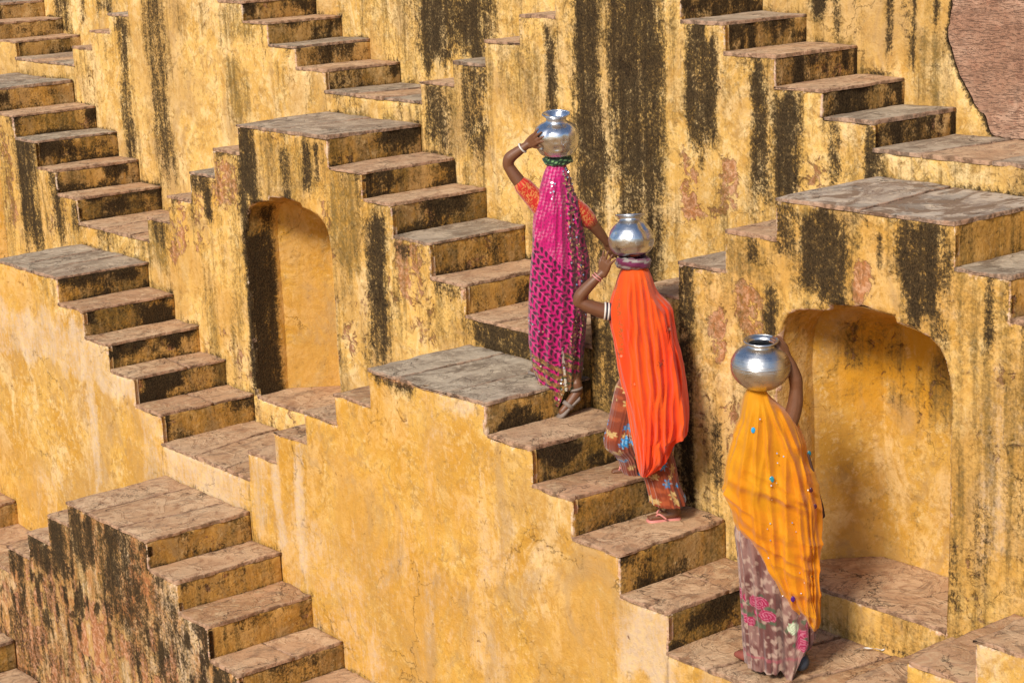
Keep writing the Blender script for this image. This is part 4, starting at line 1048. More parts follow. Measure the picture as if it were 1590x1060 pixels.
def lathe(name, prof, loc, material, tilt=(0, 0), dent=.0, seed=0, nth=64, parent=None):
    """pot of revolution, outer then inner profile, with dents"""
    rs = [prof[0]]
    for i in range(len(prof) - 1):
        a, b = np.array(prof[i]), np.array(prof[i + 1]); k = max(1, int(np.linalg.norm(b - a) / .008))
        for j in range(1, k + 1): rs.append(tuple(a + (b - a) * j / k))
    rs = np.array(rs); 
    sm = rs.copy(); sm[1:-1] = (rs[:-2] + rs[1:-1] * 2 + rs[2:]) / 4
    n = len(sm); V = []; F_ = []
    for r, z in sm:
        for k in range(nth):
            a = 2 * math.pi * k / nth; V.append((r * math.cos(a), r * math.sin(a), z))
    V = np.array(V)
    if dent:
        nn = vnoise(V * 26 + seed, 3); nn2 = vnoise(V * 14 + seed, 4)
        d = (np.abs(nn - .5) * 2 + np.abs(nn2 - .5) * 2 - .9) * dent
        rr = np.hypot(V[:, 0], V[:, 1]); k = 1 - np.clip(d, -dent * .3, dent) * sstep(.04, .09, rr) / np.maximum(rr, .02)
        V[:, 0] *= k; V[:, 1] *= k
    for i in range(n - 1):
        for k in range(nth):
            l = (k + 1) % nth; F_.append((i * nth + k, i * nth + l, (i + 1) * nth + l, (i + 1) * nth + k))
    F_.append(tuple(range(nth))[::-1])
    Rm = np.array((Matrix.Rotation(tilt[0], 3, 'X') @ Matrix.Rotation(tilt[1], 3, 'Y')))
    V = V @ Rm.T
    me = mesh(name, V, F_)
    o = link(name, me, material, parent); o.location = loc
    return o
def pot(label, fig, p, S_, prof, material, tilt=(0, 0), dent=0., seed=0, rings=()):
    loc = tuple(fig.w(p)[0])
    T = thing('water_pot', label, 'pot', loc, 'metal water pots carried on the head')
    lathe('pot_body', prof, (0, 0, 0), material, tilt, dent, seed, parent=T)
    # rolled rim and raised shoulder rings
    Rm = (Matrix.Rotation(tilt[0], 3, 'X') @ Matrix.Rotation(tilt[1], 3, 'Y'))
    for nm, R0, z0, r0 in rings:
        V = []; F_ = []
        for i in range(56):
            a = 2 * math.pi * i / 56
            for k in range(8):
                b = 2 * math.pi * k / 8
                V.append(tuple(Rm @ Vector(((R0 + r0 * math.cos(b)) * math.cos(a), (R0 + r0 * math.cos(b)) * math.sin(a), z0 + r0 * math.sin(b)))))
        for i in range(56):
            for k in range(8):
                j, l = (i + 1) % 56, (k + 1) % 8; F_.append((i * 8 + k, j * 8 + k, j * 8 + l, i * 8 + l))
        link(nm, mesh(nm, V, F_), material, T)
    return T
def ring_geo(c, ax, R0, r0, squash=1.0, n=28):
    ax = np.array(ax, float); ax /= np.linalg.norm(ax); u = np.cross(ax, [0, 0, 1.]); 
    if np.linalg.norm(u) < .1: u = np.cross(ax, [1., 0, 0])
    u /= np.linalg.norm(u); v = np.cross(ax, u); V = []; F_ = []
    for i in range(n):
        a = 2 * math.pi * i / n; d = u * math.cos(a) + v * math.sin(a)
        for k in range(6):
            b = math.pi * k / 3; V.append(np.array(c) + d * (R0 + r0 * math.cos(b)) + ax * r0 * squash * math.sin(b))
    for i in range(n):
        for k in range(6):
            j, l = (i + 1) % n, (k + 1) % 6; F_.append((i * 6 + k, j * 6 + k, j * 6 + l, i * 6 + l))
    return V, F_
def child_geo(name, geo, fig, parent, off, material, printcol=None):
    V, F_ = geo; me = mesh(name, fig.w(V), F_, off)
    if printcol is not None:
        c = printcol(np.array(V, float)); setcol(me, 'print', c)
    return link(name, me, material, parent)
def sole_geo(heel, toe, up, width=.042, th=.012):
    """sandal sole between heel and toe"""
    h = np.array(heel, float); t = np.array(toe, float); d = t - h; L = np.linalg.norm(d); d /= L
    up = np.array(up, float); up -= d * (up @ d); up /= np.linalg.norm(up); s = np.cross(d, up)
    prof = [(0, .0), (.02, .55), (.10, .78), (.3, .70), (.5, .68), (.7, .92), (.85, .95), (.95, .7), (1.0, .1)]
    V = []; F_ = []
    for a, b in prof:
        for sg, z in ((-1, 0), (1, 0), (1, th), (-1, th)):
            V.append(h + d * a * L + s * sg * b * width * .5 + up * (z + .006 * math.sin(a * 3.1) * 0))
    for i in range(len(prof) - 1):
        for k in range(4):
            l = (k + 1) % 4; F_.append((i * 4 + k, i * 4 + l, (i + 1) * 4 + l, (i + 1) * 4 + k))
    F_.append((3, 2, 1, 0)); n = (len(prof) - 1) * 4; F_.append((n, n + 1, n + 2, n + 3))
    return V, F_
def head_wrap(label, fig, p, R0, colour, seed, zs=1.0):
    """coiled cloth pad between head and pot"""
    loc = tuple(fig.w(p)[0]); V = []; F_ = []; n, m = 72, 18
    for i in range(n):
        a = 2 * math.pi * i / n
        for k in range(m):
            b = 2 * math.pi * k / m
            tw = .0035 * math.sin(3 * a + 4 * b + seed) + .002 * math.sin(7 * a - 3 * b)
            r = .022 + tw
            V.append(((R0 - .020 + r * math.cos(b)) * math.cos(a), (R0 - .020 + r * math.cos(b)) * math.sin(a), .95 * zs * r * math.sin(b) + .003 * math.sin(2 * a + seed)))
    for i in range(n):
        for k in range(m):
            j, l = (i + 1) % n, (k + 1) % m; F_.append((i * m + k, j * m + k, j * m + l, i * m + l))
    me = mesh('head_wrap', V, F_); V = np.array(V); a = np.arctan2(V[:, 1], V[:, 0])
    setcol(me, 'print', colour(a, V[:, 2], V))
    o = link('head_wrap', me, MC_SARI); o.location = loc; o['label'] = label; o['category'] = 'head pad'
    return o

def C3(c, n): return np.tile(np.array(c, float), (n, 1))
def blend(base, col, f): f = np.clip(f, 0, 1)[:, None]; return base * (1 - f) + np.array(col) * f
def leaf_print(U, z, ang, per, step, L_, W_, off=.3):
    """pairs of leaves along slanting stems; returns leaf mask, stem mask"""
    p = U * math.cos(ang) + z * math.sin(ang); q = -U * math.sin(ang) + z * math.cos(ang)
    q = (q / per + .5) % 1 * per - per / 2; stem = np.abs(q) < .0022
    mask = np.zeros(len(U), bool)
    for sg in (-1, 1):
        c = .5 * per * .52
        pp = (p / step + (.25 if sg > 0 else 0)) % 1 * step - step / 2; qq = q - sg * c
        a = sg * .75; x = pp * math.cos(a) + qq * math.sin(a); y = -pp * math.sin(a) + qq * math.cos(a)
        mask |= (x / L_) ** 2 + (y / W_ / (1 - .5 * np.clip(x / L_, -1, 1))) ** 2 < 1
    return mask, stem
def flowers(U, z, cell, r, seed, dens=.7, petals=6):
    """scattered blossoms: petal mask, heart mask, cell random"""
    i = np.floor(U / cell).astype(int); j = np.floor(z / cell).astype(int)
    pet = np.zeros(len(U), bool); heart = pet.copy(); rr = np.zeros(len(U)); shade = np.zeros(len(U))
    for di in (-1, 0, 1):
        for dj in (-1, 0, 1):
            a, b = i + di, j + dj; zz = np.zeros(len(U), int)
            cx = (a + .2 + .6 * _hash(a, b, zz, seed)) * cell; cy = (b + .2 + .6 * _hash(a, b, zz, seed + 1)) * cell
            on = _hash(a, b, zz, seed + 2) < dens; rad = r * (.6 + .6 * _hash(a, b, zz, seed + 3))
            dx, dy = U - cx, z - cy; d = np.hypot(dx, dy); t = np.arctan2(dy, dx)
            k = (d < rad * (.72 + .28 * np.cos(petals * t + a))) & on
            rr = np.where(k, _hash(a, b, zz, seed + 4), rr); shade = np.where(k, d / rad, shade); pet |= k; heart |= (d < rad * .28) & on
    return pet, heart, rr, shade

def sequins(name, fig, parent, off, pts, nrm, r=.0045):
    V = []; F_ = []
    for p, n_ in zip(pts, nrm):
        n_ = n_ / (np.linalg.norm(n_) + 1e-9) + rng.normal(0, .22, 3); n_ /= np.linalg.norm(n_)
        u = np.cross(n_, [0, 0, 1.]); u /= np.linalg.norm(u) + 1e-9; v = np.cross(n_, u); s0 = len(V)
        rr = r * rng.uniform(.6, 1.25)
        for k in range(8):
            a = math.pi * k / 4; V.append(p + n_ * .0045 + (u * math.cos(a) + v * math.sin(a)) * rr)
        for k in range(8):
            a = math.pi * k / 4; V.append(p + n_ * .001 + (u * math.cos(a) + v * math.sin(a)) * rr)
        F_.append(tuple(s0 + k for k in range(8)))
        for k in range(8): F_.append((s0 + k, s0 + 8 + k, s0 + 8 + (k + 1) % 8, s0 + (k + 1) % 8))
    o = link(name, mesh(name, fig.w(V), F_, off), MSEQ, parent, False); o['kind'] = 'stuff'
    return o

def creases(s, w_, z, lines):
    """sharp-backed folds on the side towards the climbers' backs; lines: [(z, s), ...], height, width"""
    for pts, k, wd in lines:
        pz = [p[0] for p in pts][::-1]; ps_ = [p[1] for p in pts][::-1]
        q = np.stack([z * 9, z * 0 + k * 300, z * 0], 1); ln = np.interp(z, pz, ps_) + (vnoise(q, 33) - .5) * .014
        d = s - ln; on = sstep(pz[0] - .02, pz[0] + .08, z) * sstep(pz[-1] + .01, pz[-1] - .12, z)
        h = np.where(d > 0, np.clip(1 - d / wd, 0, 1) ** 1.4, np.clip(1 + d / (wd * .32), 0, 1)) * (.65 + .7 * vnoise(q * .5, 34))
        w_ = np.where(w_ < .02, w_ - k * h * on, w_)
    return w_
# ---- first woman: magenta sari
f1 = Fig((.40, .45, 1.0)); off1 = tuple(f1.P0)
W1 = thing('person', 'person in a magenta leaf-print sari climbing highest, one arm raised to their pot', 'person', off1, 'women climbing the steps')
B = [ell_geo((.200, -.0, 1.130), (.070, .085, .098)), ell_geo((.205, .078, 1.115), (.012, .016, .018)), ell_geo((.130, .0, 1.12), (.008, .016, .022)), ell_geo((.270, .0, 1.12), (.008, .016, .022)),
     tube_geo([(.2, .01, 1.08), (.2, 0, .98), (.2, 0, .92)], [.045, .045, .06]),
     tube_geo([(.2, 0, .97), (.195, 0, .86), (.19, 0, .70), (.185, 0, .56)], [.085, .098, .088, .105], 20),
     tube_geo([(.10, 0, .985), (.20, 0, .99), (.29, 0, .965)], [.05, .06, .05]),
     tube_geo([(.10, 0, .99), (.045, 0, 1.06), (-.025, 0, 1.15), (-.068, .0, 1.222)], [.046, .041, .036, .030]),
     tube_geo([(-.068, 0, 1.222), (-.055, -.008, 1.262), (-.005, -.02, 1.300), (.050, -.035, 1.338)], [.031, .034, .028, .020]),
     tube_geo([(.29, 0, .965), (.345, .01, .92), (.392, .025, .862)], [.045, .040, .034]),
     tube_geo([(.392, .025, .862), (.43, .04, .81), (.468, .055, .755)], [.034, .029, .020]),
     tube_geo([(.13, 0, .55), (.11, .02, .30), (.10, .07, .08)], [.085, .058, .035]),
     tube_geo([(.24, 0, .55), (.250, .0, .26), (.262, -.055, -.01)], [.085, .052, .032]),
     tube_geo([(.10, .075, .07), (.08, .11, .03), (.03, .17, .018)], [.034, .03, .022], squash=(1, 1, .8)),
     tube_geo([(.264, -.07, .0), (.268, -.075, -.045), (.225, -.10, -.105), (.178, -.118, -.152)], [.033, .031, .027, .020])]
B += hand_geo((.052, -.036, 1.340), (.090, -.085, 1.372), (.55, .75, .1), .35, -1, .5, .055)
B += hand_geo((.468, .055, .755), (.495, .065, .708), (.3, .6, 0), .5, 1)
remesh_body('body', B, f1, W1, off1)
rows1 = [(1.212, .150, .246, 0, .06), (1.19, .136, .258, 0, .078), (1.164, .124, .265, 0, .09), (1.121, .112, .272, 0, .098), (1.053, .092, .295, 0, .105), (.985, .070, .318, 0, .112), (.878, .058, .325, 0, .118), (.748, .052, .342, 0, .125), (.675, .042, .356, 0, .13),
         (.577, .034, .356, 0, .135), (.483, .026, .345, 0, .138), (.384, .020, .335, 0, .138), (.289, .016, .326, 0, .135), (.193, .013, .317, 0, .130), (.093, .026, .304, 0, .122), (.044, .042, .298, 0, .115), (-.02, .058, .291, 0, .11)]
def hem1(s, w_):
    return np.interp(s, [.05, .10, .160, .182, .20, .30], [-.035, -.075, -.125, -.08, -.035, -.025]) + np.where(w_ > 0, .04, 0)
def col1(U, z, s, w_, T):
    n = len(U); uu = s + .55 * w_
    c = C3((.52, .004, .150), n)
    v = fbm(np.stack([s * 9, w_ * 9, z * 3], 1), (1, 1, 1), 3, 3); c = blend(c, (.48, .004, .13), sstep(.45, .60, v) * .8)
    # upper part: fine dashes
    up = z > .82 - .9 * (s - .06)
    a, b = leaf_print(s, z, -.95, .030, .024, .0100, .0044)
    c = blend(c, (.66, .16, .30), (a & up & (s < .24)) * .9 * sstep(.3, .6, fbm(np.stack([s * 20, z * 20, z * 0], 1), (1, 1, 1), 2, 8))); 
    a3, b3 = leaf_print(s + .013, z + .009, -.95, .030, .024, .0085, .0034); c = blend(c, (.16, .004, .06), (a3 & up & (s < .24)) * .6)
    a2, b2 = leaf_print(s, z, -.80, .062, .033, .0185, .0078)
    low = ~up | (s >= .24)
    c = blend(c, (.72, .10, .28), (b2 & low) * .6); c = blend(c, (.022, .006, .020), (a2 & low) * .93)
    # sequinned bands along the right and the brown-gold lower border
    band = np.abs(s - (.255 + .045 * sstep(1.1, .5, z) - .11 * sstep(.42, .0, z)) ) < .030
    sp = vnoise(np.stack([s * 120, z * 120, w_ * 0], 1), 5)
    c = blend(c, (.10, .03, .03), (band & (sp > .50) & (z < .9)) * .8); c = blend(c, (.50, .32, .12), (band & (sp < .24)) * .8)
    br = z < (.16 - .42 * (s - .02)) * 1.0 + .10 * (s > .2) + .02
    fl = vnoise(np.stack([s * 150, z * 110, w_ * 0], 1), 6)
    brown = blend(C3((.20, .07, .028), n), (.40, .25, .07), sstep(.5, .7, fl) * .8); brown = blend(brown, (.05, .06, .02), sstep(.62, .7, vnoise(np.stack([s * 90, z * 90, w_ * 0], 1), 7)))
    edge_ = br & (np.abs(np.sin((z + .5 * s) * 62)) > .62)
    c = np.where(edge_[:, None], brown, c)
    c = np.where((z < .06)[:, None] & (s > .175)[:, None], brown, c)
    rp = (s > .262 + .02 * sstep(.5, .1, z)) & (z < .62)
    c = np.where(rp[:, None], c * .62 + np.array((.10, .0, .03)) * .3, c)
    zig = (np.abs(s - (.205 - .25 * (z * -1 + .0) * -.25)) < .006) & (z < .22)
    c = blend(c, (.75, .68, .55), zig * (sp > .4) * .9)
    return c
F1L = [([(1.20, .15), (.8, .10), (.4, .07), (.1, .06)], .018, .035), ([(1.2, .18), (.8, .16), (.4, .13), (.1, .11)], .022, .036), ([(1.18, .21), (.8, .21), (.4, .20), (.05, .17)], .022, .036), ([(1.1, .25), (.8, .26), (.4, .26), (.05, .23)], .024, .034), ([(1.0, .28), (.7, .31), (.3, .30), (.05, .28)], .020, .03)]
o1, (s_, w_, z_, T_, U_) = drape('sari', f1, W1, off1, rows1, MC_SARI, col1, hem1, folds=.016, fk=8, slant=.55, seed=3, diag=.0, extra=lambda s, w_, z, T: (s, creases(s, w_, z, F1L), z), nth=260, dz=.0045)
# mirror sequins sit along the drawn bands
cand = np.where((w_ < .01) & ((np.abs(s_ - (.258 + .045 * sstep(1.1, .5, z_) - .11 * sstep(.42, .0, z_))) < .030) | ((vnoise(np.stack([s_ * 30, z_ * 14, w_ * 0], 1), 12) > .74) & (s_ > .15)) | (np.abs(z_ - (.30 - .75 * (s_ - .1))) < .012) | (np.abs(z_ - (.13 - .55 * (s_ - .05))) < .010)))[0]
sel = rng.choice(cand, 150, replace=False)
pp = np.stack([s_, w_, z_], 1)[sel]; nn = np.stack([np.cos(T_[sel]), np.sin(T_[sel]) * 1.0, np.full(len(sel), .25)], 1)
sequins('sequins', f1, W1, off1, pp, nn, .0050)
def sleeve_col(V):
    n = len(V); c = C3((.50, .022, .012), n)
    f = vnoise(V * 210, 4); c = blend(c, (.66, .30, .08), (f > .60) * .8); return c
child_geo('blouse_sleeve', tube_geo([(.115, 0, .98), (.06, 0, 1.045), (.008, 0, 1.108)], [.062, .054, .049], 72, k=20), f1, W1, off1, MC_SARI, sleeve_col)
child_geo('blouse_sleeve', tube_geo([(.28, 0, .975), (.33, .008, .935), (.367, .016, .893)], [.058, .053, .047], 72, k=20), f1, W1, off1, MC_SARI, sleeve_col)
child_geo('bangle', ring_geo((.015, -.025, 1.315), (.75, -.2, .6), .028, .005), f1, W1, off1, MBANGLE)
MSAND = flat('worn_grey_sandal', (.20, .155, .13), .7)
child_geo('sandal', sole_geo((.285, -.075, -.085), (.158, -.125, -.192), (-.55, -.2, .8), .078, .016), f1, W1, off1, MSAND)
child_geo('sandal_strap', join([ring_geo((.215, -.105, -.118), (-.6, -.2, -.75), .030, .006, 2.2), ring_geo((.262, -.08, -.035), (-.2, .1, 1), .036, .004, 2)]), f1, W1, off1, MSAND)
child_geo('sandal', sole_geo((.11, .055, -.001), (.015, .195, -.001), (0, 0, 1), .075, .014), f1, W1, off1, MSAND)
head_wrap('green and black coiled cloth pad under the topmost pot', f1, (.206, 0, 1.238), .080, lambda a, z, V: blend(C3((.008, .035, .016), len(a)), (.22, .42, .16), (np.sin(a * 5 + z * 260) > .86) * 1.0), 1)
PR1 = [(.001, 0), (.055, .002), (.092, .020), (.113, .055), (.118, .090), (.119, .130), (.113, .155), (.092, .174), (.064, .188), (.053, .197), (.050, .208), (.060, .222), (.073, .232), (.075, .238), (.070, .236), (.056, .222), (.046, .208), (.046, .196), (.06, .178), (.09, .14), (.105, .09), (.09, .03), (.02, .012), (.001, .012)]
pot('polished dented metal pot on the head of the magenta-clad person, highest of the pots', f1, (.204, 0, 1.262), 1, PR1, MPOT1, (.10, .12), .016, 2, (('rim', .0745, .236, .0038), ('neck_ring', .052, .203, .003), ('neck_ring', .060, .189, .0025)))

# ---- second woman: orange veil
f2 = Fig((1.35, .46, .4)); off2 = tuple(f2.P0)
W2 = thing('person', 'person in a bright orange veil and rust floral skirt climbing between the other two', 'person', off2, 'women climbing the steps')
B = [ell_geo((-.040, 0, 1.305), (.070, .085, .098)), ell_geo((-.06, .076, 1.29), (.012, .016, .018)), ell_geo((-.11, 0, 1.295), (.008, .016, .022)), ell_geo((.03, 0, 1.295), (.008, .016, .022)),
     tube_geo([(-.04, .01, 1.25), (-.03, 0, 1.16), (-.02, 0, 1.1)], [.044, .044, .06]),
     tube_geo([(-.02, 0, 1.14), (-.01, 0, 1.02), (.01, 0, .86), (.02, 0, .72)], [.088, .098, .088, .105], 20),
     tube_geo([(-.12, 0, 1.14), (-.02, 0, 1.15), (.10, 0, 1.09)], [.048, .06, .048]),
     tube_geo([(-.12, 0, 1.14), (-.19, -.01, 1.15), (-.27, -.02, 1.18), (-.335, -.025, 1.212)], [.045, .042, .037, .030]),
     tube_geo([(-.335, -.025, 1.212), (-.32, -.03, 1.25), (-.265, -.04, 1.31), (-.205, -.045, 1.365)], [.031, .034, .028, .019]),
     tube_geo([(.10, 0, 1.09), (.15, .05, .96), (.13, .09, .82)], [.045, .036, .024]),
     tube_geo([(.06, 0, .72), (.06, .0, .40), (.125, 0, .07)], [.085, .055, .034]),
     tube_geo([(-.03, 0, .72), (-.125, .10, .50), (-.06, .20, .25)], [.075, .052, .034]),
     tube_geo([(.128, 0, .08), (.140, 0, .045), (.09, -.008, .034), (.015, -.02, .026)], [.033, .032, .026, .021], squash=(1, 1, .85)),
     tube_geo([(-.06, .2, .26), (-.05, .2, .238), (-.10, .19, .232), (-.165, .18, .226)], [.033, .030, .026, .020], squash=(1, 1, .85))]
B += hand_geo((-.205, -.045, 1.365), (-.188, -.070, 1.420), (.6, .6, .1), .22, 1, .6, .060)
B += hand_geo((.13, .09, .82), (.12, .10, .77), (.3, .6, 0), .5, 1)
for k in range(5): B.append(ell_geo((.012 - .003 * k, -.038 + k * .010, .026), (.010, .007, .008), 6)); B.append(ell_geo((-.170, .165 + k * .009, .226), (.010, .007, .008), 6))
remesh_body('body', B, f2, W2, off2)
def col2(U, z, s, w_, T):
    n = len(U); c = C3((.92, .115, .008), n)
    v = fbm(np.stack([s * 7, w_ * 7, z * 1.5], 1), (1, 1, 1), 3, 3); c = blend(c, (.90, .055, .006), sstep(.42, .62, v) * .85)
    pet, he, rr, sh = flowers(s, z, .17, .022, 31, .55, 8)
    c = blend(c, (.22, .03, .01), (pet & (vnoise(np.stack([s * 150, z * 150, s * 0], 1), 3) > .5)) * .75)
    c = blend(c, (.85, .55, .35), he * .5)
    tr = np.abs(s - (-.145 + .02 * sstep(1.35, 1.1, z))) < .012
    c = blend(c, (.40, .12, .02), (tr & (z > .95) & (z < 1.36) & (vnoise(np.stack([s * 200, z * 160, s * 0], 1), 4) > .5)) * .7)
    return c
rows2 = [(1.385, -.088, .008, 0, .055), (1.37, -.108, .030, 0, .075), (1.33, -.125, .046, 0, .092), (1.28, -.140, .060, 0, .10), (1.237, -.155, .078, 0, .105), (1.20, -.166, .112, 0, .112), (1.161, -.175, .148, 0, .12), (1.082, -.168, .156, -.01, .128), (1.003, -.152, .164, -.015, .132), (.926, -.142, .183, -.02, .135),
         (.85, -.134, .196, -.02, .138), (.749, -.118, .208, -.03, .14), (.65, -.098, .216, -.04, .135), (.58, -.088, .216, -.05, .13), (.515, -.079, .208, -.06, .12), (.478, -.074, .205, -.068, .115), (.462, -.071, .152, -.075, .11), (.41, -.062, .128, -.08, .10), (.353, -.056, .100, -.09, .085), (.30, -.050, .050, -.09, .07), (.27, -.040, .0, -.09, .05)]
F2L = [([(1.36, -.07), (1.0, -.085), (.5, -.055), (.35, -.05)], .020, .030), ([(1.38, -.045), (1.0, -.045), (.6, -.02), (.30, -.03)], .026, .034), ([(1.38, -.02), (1.1, -.005), (.7, .02), (.32, -.005)], .032, .036),
       ([(1.36, .005), (1.1, .04), (.8, .06), (.36, .03)], .034, .040), ([(1.30, .03), (1.1, .08), (.8, .10), (.42, .08)], .030, .034), ([(1.20, .09), (.95, .135), (.6, .125), (.45, .10)], .034, .040), ([(1.12, .14), (.85, .18), (.60, .18), (.50, .15)], .028, .036)]
def pouch2(s, w_, z, T):
    w_ = creases(s, w_, z, F2L)
    # a heavy fold hangs over the right side
    g1 = np.exp(-((s - .175) / .05) ** 2) * sstep(1.1, .7, z) * sstep(.44, .52, z)
    w_ = np.where(w_ < 0, w_ - .035 * g1, w_)
    for c0, a0, k0 in ((.00, .20, .020), (.055, .11, .018), (-.05, .05, .010), (.12, .22, .020)):
        ln = c0 + a0 * (1.2 - z) * .35
        w_ = np.where(w_ < 0, w_ - k0 * np.exp(-((s - ln) / .010) ** 2) * sstep(1.3, .9, z), w_)
    return s, w_, z
drape('veil', f2, W2, off2, rows2, MC_VEIL, col2, None, folds=.026, fk=9, slant=-.25, seed=9, extra=pouch2, nth=240)
def col2s(U, z, s, w_, T):
    n = len(U); uu = s + w_ * .6; c = C3((.20, .035, .010), n)
    c = blend(c, (.34, .07, .02), sstep(.5, .7, fbm(np.stack([uu * 30, z * 30, s * 0], 1), (1, 1, 1), 3, 3)))
    pet, he, rr, sh = flowers(uu, z, .050, .026, 41, .62, 6)
    c = np.where(pet[:, None], np.where((rr < .72)[:, None], np.array((.50, .33, .13)), np.array((.012, .20, .48))), c)
    c = blend(c, (.35, .20, .05), (pet & (vnoise(np.stack([uu * 170, z * 170, s * 0], 1), 8) > .55)) * .6)
    pet2, he2, rr2, sh2 = flowers(uu + .31, z + .17, .14, .042, 47, .40, 7)
    c = np.where((pet2)[:, None], np.array((.010, .22, .55)), c); c = blend(c, (.30, .60, .80), (pet2 & (np.abs(np.sin(sh2 * 9)) > .8)) * .6)
    return c
skR = [(.78, -.10, .15, 0, .10), (.6, -.10, .17, 0, .12), (.45, -.085, .148, 0, .12), (.35, -.058, .130, 0, .11), (.26, -.030, .148, 0, .10), (.165, -.005, .165, 0, .10), (.09, .010, .192, 0, .105), (.055, .012, .200, 0, .11)]
drape('skirt', f2, W2, off2, skR, MC_SKIRT, col2s, lambda s, w_: np.interp(s, [0, .06, .19, .21], [.115, .105, .10, .13]), folds=.014, fk=9, seed=5, cap=False, taper=.4, pleat=(11, .012))
skL = [(.80, -.12, .05, .03, .10), (.74, -.155, .05, .03, .10), (.64, -.175, .02, .06, .11), (.54, -.195, -.005, .09, .10), (.46, -.218, -.01, .10, .10), (.41, -.215, .0, .12, .10), (.375, -.165, .01, .15, .095), (.33, -.140, .015, .17, .085), (.27, -.128, .018, .19, .08), (.235, -.075, .03, .20, .08)]
o, _ = drape('skirt_panel', f2, W2, off2, skL, MC_SKIRT, col2s, None, folds=.014, fk=9, seed=6, cap=False, taper=.4)
child_geo('bangle', join([ring_geo((-.238, -.042, 1.337), (.6, 0, .7), .027, .0035), ring_geo((-.228, -.043, 1.347), (.6, 0, .7), .026, .003)]), f2, W2, off2, flat('red_and_white_bangle', (.55, .22, .20), .35))
for k, (x, m_) in enumerate(((-.172, MBANGLE2), (-.181, MBANGLE), (-.190, MBANGLE2), (-.199, MBANGLE))):
    child_geo('arm_band', ring_geo((x, -.01, 1.149 + k * .002), (1, 0, -.1), .043, .0045, 1.2), f2, W2, off2, m_)
MFLIP = flat('pink_rubber', (.55, .20, .17), .55)
child_geo('flip_flop', sole_geo((.172, .0, .004), (-.012, -.022, .002), (0, 0, 1), .085, .013), f2, W2, off2, MFLIP)
child_geo('flip_flop_strap', join([tube_geo([(.035, -.022, .030), (.055, -.045, .052), (.09, -.058, .030)], [.005, .006, .005], 8), tube_geo([(.035, -.022, .030), (.06, .005, .060), (.09, .035, .030)], [.005, .006, .005], 8)]), f2, W2, off2, MFLIP)
child_geo('flip_flop', sole_geo((-.025, .205, .200), (-.20, .175, .200), (0, 0, 1), .085, .013), f2, W2, off2, MFLIP)
child_geo('flip_flop_strap', join([tube_geo([(-.145, .175, .228), (-.125, .155, .256), (-.09, .145, .226)], [.005, .006, .005], 8), tube_geo([(-.145, .175, .228), (-.12, .2, .262), (-.09, .235, .226)], [.005, .006, .005], 8)]), f2, W2, off2, MFLIP)
child_geo('anklet', ring_geo((.128, 0, .085), (0, 0, 1), .036, .004), f2, W2, off2, flat('tarnished_brass', (.55, .42, .22), .4, 1.0))
head_wrap('purple and grey striped cloth pad under the middle pot', f2, (-.046, 0, 1.405), .090, lambda a, z, V: blend(C3((.14, .012, .055), len(a)), (.30, .27, .24), (np.sin(a * 2 + z * 150) > .55) * 1.0), 4, 1.25)
PR2 = [(.001, 0), (.050, .002), (.085, .018), (.108, .050), (.117, .082), (.116, .105), (.100, .140), (.078, .168), (.060, .184), (.052, .194), (.054, .202), (.070, .212), (.077, .215), (.072, .218), (.050, .206), (.046, .194), (.055, .178), (.09, .13), (.105, .09), (.09, .03), (.02, .012), (.001, .012)]
pot('dull dented metal pot tilted on the head of the orange-veiled person', f2, (-.052, 0, 1.432), 1, PR2, MPOT2, (-.10, -.13), .014, 7, (('rim', .0755, .2155, .004),))

# ---- third woman: yellow veil
f3 = Fig((2.45, .26, 0)); off3 = tuple(f3.P0)
W3 = thing('person', 'person in a sheer marigold-yellow veil standing lowest, one hand on the pot rim', 'person', off3, 'women climbing the steps')
B = [ell_geo((-.078, 0, 1.275), (.064, .082, .094)), ell_geo((-.09, .076, 1.26), (.012, .016, .018)), ell_geo((-.142, 0, 1.265), (.008, .016, .022)), ell_geo((-.014, 0, 1.265), (.008, .016, .022)),
     tube_geo([(-.078, .01, 1.22), (-.06, 0, 1.13), (-.05, 0, 1.07)], [.044, .044, .06]),
     tube_geo([(-.05, 0, 1.10), (-.04, 0, 1.0), (-.03, 0, .84), (-.02, 0, .70)], [.085, .095, .085, .105], 20),
     tube_geo([(-.13, 0, 1.10), (-.05, 0, 1.12), (.04, 0, 1.12)], [.046, .06, .05]),
     tube_geo([(.03, 0, 1.12), (.075, 0, 1.20), (.102, -.005, 1.29), (.108, -.01, 1.375)], [.046, .042, .038, .031]),
     tube_geo([(.108, -.01, 1.375), (.103, -.014, 1.42), (.080, -.02, 1.49), (.052, -.025, 1.548)], [.031, .033, .027, .019]),
     tube_geo([(-.13, 0, 1.10), (-.19, .0, .95), (-.14, -.04, .82)], [.044, .036, .024]),
     tube_geo([(-.08, 0, .70), (-.09, -.02, .36), (-.10, .02, .06)], [.085, .055, .034]),
     tube_geo([(.05, 0, .70), (.09, -.03, .36), (.11, -.08, .07)], [.085, .055, .034]),
     tube_geo([(-.10, .02, .07), (-.11, .03, .04), (-.16, .06, .025)], [.033, .03, .022], squash=(1, 1, .85)),
     tube_geo([(.11, -.08, .08), (.11, -.10, .045), (.09, -.03, .03), (.06, .05, .024)], [.033, .031, .027, .020], squash=(1, 1, .85))]
B += hand_geo((.056, -.028, 1.545), (.036, -.020, 1.586), (-.5, .5, -.5), .75, -1, .4, .060)
B += hand_geo((-.14, -.04, .82), (-.13, -.05, .77), (.3, .6, 0), .5, 1)
remesh_body('body', B, f3, W3, off3)
